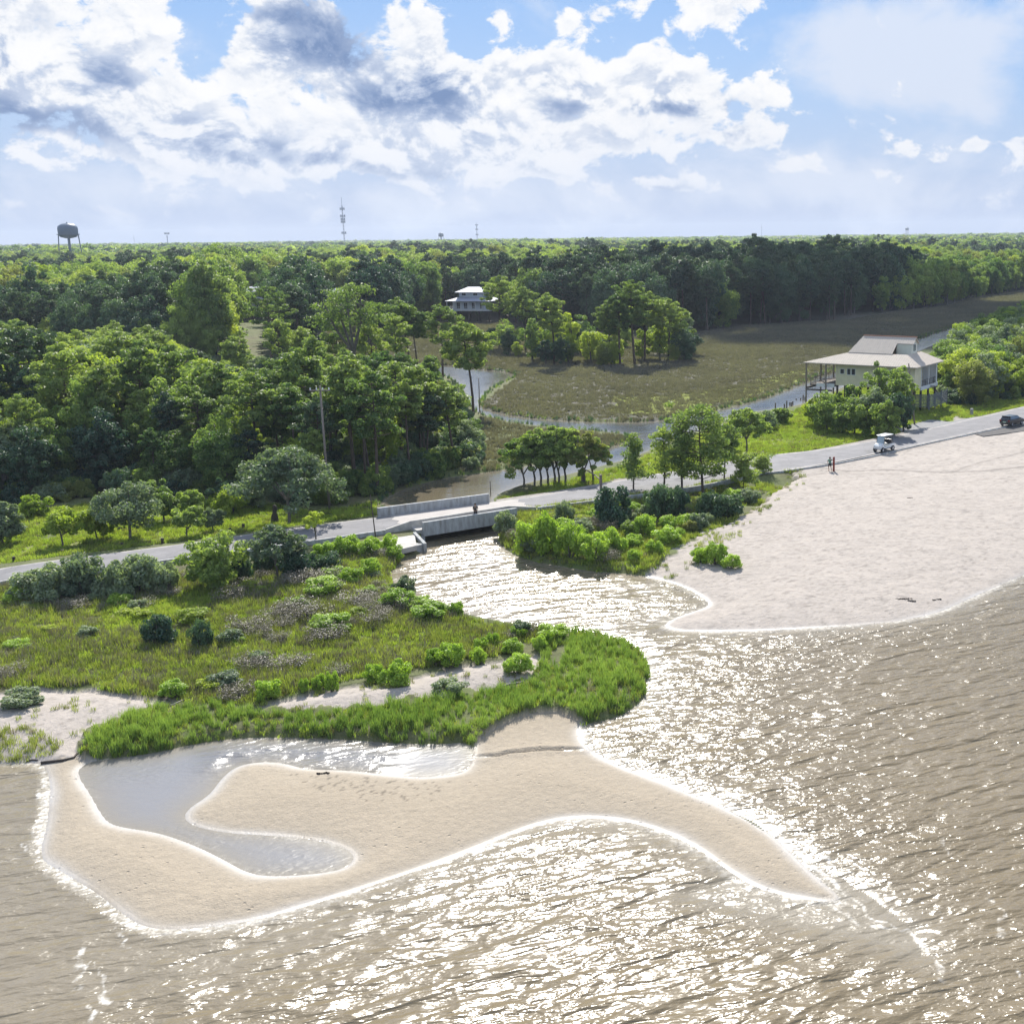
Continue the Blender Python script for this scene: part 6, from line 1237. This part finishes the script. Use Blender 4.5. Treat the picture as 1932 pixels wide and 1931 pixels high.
# ------------------------------------------------------------------ golf cart
def heading(a, b_, z_=1.2): g, h_ = V3(*a, z_), V3(*b_, z_); return math.atan2(h_.y - g.y, h_.x - g.x)
wh = pmat('white_fibreglass', (.72, .74, .74), .3, .08, 2)
def wheel(parent, x, y, r, w_, rimc):
    b = MB(); n = 18; prof = [(r * .62, -w_ / 2), (r * .93, -w_ / 2), (r, -w_ * .3), (r, w_ * .3), (r * .93, w_ / 2), (r * .62, w_ / 2)]; V_ = []; F_ = []
    for (rr_, yy) in prof:
        for k_ in range(n): a = 2 * math.pi * k_ / n; V_.append((x + rr_ * math.cos(a), y + yy, r + rr_ * math.sin(a)))
    m_ = len(prof)
    for i in range(m_):
        for k_ in range(n): F_.append((i * n + k_, i * n + (k_ + 1) % n, ((i + 1) % m_) * n + (k_ + 1) % n, ((i + 1) % m_) * n + k_))
    b.add(V_, F_); wo = b.build('wheel', M['rubber'], parent, smooth=False)
    q = MB(); q.tube([(x, y - w_ * .42, r), (x, y + w_ * .42, r)], r * .6, 14)
    for k_ in range(5): a = k_ * 1.2566; q.tube([(x, y - w_ * .46, r), (x + math.cos(a) * r * .55, y - w_ * .46, r + math.sin(a) * r * .55)], r * .07, 5)
    q.build('rim', rimc, wo)
x, y, zz = V3(1668, 851, ROADZ + .03)
cart = thing('golf_cart', (x, y, zz), heading((1668, 851), (1635, 858.6)), 'white lifted golf cart with roof and dark seats driving along the road', 'golf cart', sc=1.12)
for xx in (1.05, -.95):
    for yy in (-.52, .52): wheel(cart, xx, yy, .30, .24, M['steel'])
b = MB(); b.prism([(1.42, .42), (1.45, .72), (1.15, .98), (.78, 1.02), (.70, .62), (.25, .46), (.1, .42)], -.50, .50, 'y'); b.build('front_cowl', wh, cart, bevel=.05)
b = MB(); b.prism([(.25, .42), (.22, .50), (-.35, .52), (-.40, .82), (-1.0, .86), (-1.40, .80), (-1.45, .48), (-1.2, .42)], -.52, .52, 'y'); b.build('rear_body', wh, cart, bevel=.04)
b = MB(); b.box(-1.2, -.45, .33, 1.2, .45, .42); b.build('chassis', M['blackm'], cart)
b = MB(); b.box(-.62, -.48, .87, -.12, .48, .98); b.box(-.72, -.48, .95, -.60, .48, 1.38); b.build('front_seat', M['blackm'], cart, bevel=.04)
b = MB(); b.box(-1.35, -.48, .87, -.86, .48, .98); b.box(-.86, -.48, .95, -.74, .48, 1.36); b.build('rear_seat', M['blackm'], cart, bevel=.04)
b = MB(); b.box(-1.02, -.6, 1.88, .78, .6, 1.95); b.build('roof', wh, cart, bevel=.03)
for xx, x2_ in ((.82, .62), (-.95, -.88)):
    for yy in (-.52, .52): b = MB(); b.tube([(xx, yy, .9), (x2_, yy, 1.88)], .025, 6); b.build('roof_strut', M['blackm'], cart)
gl = pmat('clear_windscreen', (.35, .42, .45), .08, .1, 1, spec=.9)
b = MB(); b.hexa([(.80, -.48, 1.03), (.80, .48, 1.03), (.815, .48, 1.03), (.815, -.48, 1.03)], [(.63, -.48, 1.84), (.63, .48, 1.84), (.645, .48, 1.84), (.645, -.48, 1.84)]); b.build('windscreen', gl, cart)
b = MB(); b.tube([(.62, .25, 1.0), (.42, .25, 1.15)], .02, 6); b.lathe([(.15, -.01), (.17, 0), (.15, .01)], 14, (.42, .25, 1.16)); b.build('steering_wheel', M['blackm'], cart)
for yy in (-.34, .34): b = MB(); b.lathe([(.01, .0), (.075, .01), (.075, .05)], 10, (0, 0, 0)); o = b.build('headlight', M['steel'], cart); o.location = (1.44, yy, .72); o.rotation_euler = (0, R(-90), 0)
# ------------------------------------------------------------------ black car
x, y, zz = V3(1909, 802, ROADZ + .03)
car = thing('black_car', (x, y, zz), heading((1909, 802), (1960, 790.5)), 'black hatchback parked on the road at the right edge', 'car')
paint = pmat('black_car_paint', (.018, .020, .024), .18, .1, 1, spec=.8)
b = MB(); b.prism([(-2.1, .42), (-2.16, .85), (-2.02, 1.02), (-1.0, 1.02), (1.0, .98), (1.75, .90), (2.12, .72), (2.18, .42), (1.9, .28), (-1.9, .28)], -.86, .86, 'y'); b.build('body', paint, car, bevel=.09)
def taper(z0, z1, x0, x1, x2_, x3, y0, y1): return [(x0, -y0, z0), (x1, -y0, z0), (x1, y0, z0), (x0, y0, z0)], [(x2_, -y1, z1), (x3, -y1, z1), (x3, y1, z1), (x2_, y1, z1)]
b = MB(); b.hexa(*taper(1.0, 1.5, -2.0, 1.15, -1.72, .35, .80, .64)); b.build('cabin', paint, car, bevel=.06)
g = MB()
for s_ in (-1, 1):
    g.add([(-1.68, s_ * .795, 1.06), (.92, s_ * .795, 1.06), (.28, s_ * .665, 1.44), (-1.5, s_ * .665, 1.44)], [(0, 1, 2, 3)])
g.build('side_windows', pmat('tinted_glass', (.10, .14, .17), .06, .2, 1, spec=1.0), car)
g = MB(); g.add([(1.10, -.72, 1.04), (1.10, .72, 1.04), (.41, .60, 1.47), (.41, -.60, 1.47)], [(0, 1, 2, 3)]); g.build('windscreen', gl, car)
g = MB(); g.add([(-2.015, .70, 1.06), (-2.015, -.70, 1.06), (-1.775, -.58, 1.45), (-1.775, .58, 1.45)], [(0, 1, 2, 3)]); g.build('rear_window', M['glass'], car)
b = MB(); b.box(-2.02, -.62, 1.5, -1.66, .62, 1.545); b.build('spoiler', paint, car, bevel=.01)
for yy in (-.70, .70): b = MB(); b.box(-2.19, yy - .13, .80, -2.08, yy + .13, .98); b.build('tail_light', pmat('red_lens', (.35, .02, .02), .2), car)
for yy in (-.66, .66): b = MB(); b.box(2.02, yy - .16, .66, 2.15, yy + .16, .80); b.build('headlight', gl, car)
b = MB(); b.box(-2.2, -.26, .62, -2.155, .26, .75); b.build('number_plate', pmat('pale_green_plate', (.45, .6, .45), .5), car)
for yy in (-.95, .95): b = MB(); b.box(.72, yy - .09, 1.0, .9, yy + .09, 1.14); b.build('mirror', paint, car, bevel=.03)
for xx in (1.35, -1.35):
    for yy in (-.78, .78): wheel(car, xx, yy, .33, .22, M['steel'])
# ------------------------------------------------------------------ sea air
hb = MB(); hb.box(-4200, -60, -3.0, 3200, 7200, 92)
hm = bpy.data.materials.new('haze'); hm.use_nodes = True; m = NT(hm.node_tree); m.n.clear()
pv = m.new('ShaderNodeVolumePrincipled'); pv.inputs['Color'].default_value = (.80, .88, 1, 1); pv.inputs['Density'].default_value = .00010; pv.inputs['Anisotropy'].default_value = .1
ho = m.new('ShaderNodeOutputMaterial'); m.l.new(pv.outputs[0], ho.inputs['Volume'])
tag(hb.build('haze', hm), kind='stuff')

# ------------------------------------------------------------------ a low cumulus drifting above and beyond the frame (its shade lies on the far wood and marsh)
def cumulus(name, cx, cy, h, rx, ry, seed, lab):
    r5 = np.random.default_rng(seed); dx, dy = sd[0] / sd[2] * h, sd[1] / sd[2] * h; V_ = []; F_ = []; off_ = 0
    for i in range(46):
        a = r5.uniform(0, 6.283); q = math.sqrt(r5.random()); x = cx + dx + math.cos(a) * q * rx * .86; y = cy + dy + math.sin(a) * q * ry * .86; rr5 = r5.uniform(.20, .36) * min(rx, ry) * (1.25 - .5 * q)
        nu, nv = 20, 12; u = np.linspace(0, 2 * math.pi, nu, endpoint=False); v = np.linspace(-math.pi / 2, math.pi / 2, nv); U, V5 = np.meshgrid(u, v)
        lump = 1 + .16 * np.sin(3 * U + i) * np.cos(2 * V5 + i * 2) + .10 * np.sin(7 * U + 2 * i) * np.cos(5 * V5)
        X = x + rr5 * lump * np.cos(V5) * np.cos(U); Y = y + rr5 * lump * np.cos(V5) * np.sin(U); Z = h + r5.uniform(0, .3) * rr5 + rr5 * lump * np.where(V5 < 0, .25, .8) * np.sin(V5)
        id_ = off_ + np.arange(nu * nv).reshape(nv, nu); V_.append(np.stack([X, Y, Z], -1).reshape(-1, 3)); F_.append(np.stack([id_[:-1], np.roll(id_[:-1], -1, 1), np.roll(id_[1:], -1, 1), id_[1:]], -1).reshape(-1, 4)); off_ += nu * nv
    me = fast_mesh(name, np.vstack(V_), np.vstack(F_), True); tag(link(name, me, M['cloud']), lab, None, None, 'stuff')
M['cloud'] = pmat('cloud_white', (.85, .87, .9), 1.0, .03, .01, spec=0)
cumulus('cloud', 62, 470, 640, 140, 84, 3, 'small white cumulus high over the far wood')
cumulus('cloud', 100, 352, 640, 92, 66, 4, 'small white cumulus high over the far marsh')
cumulus('cloud', -205, 345, 640, 60, 26, 5, 'small white cumulus high over the left wood')
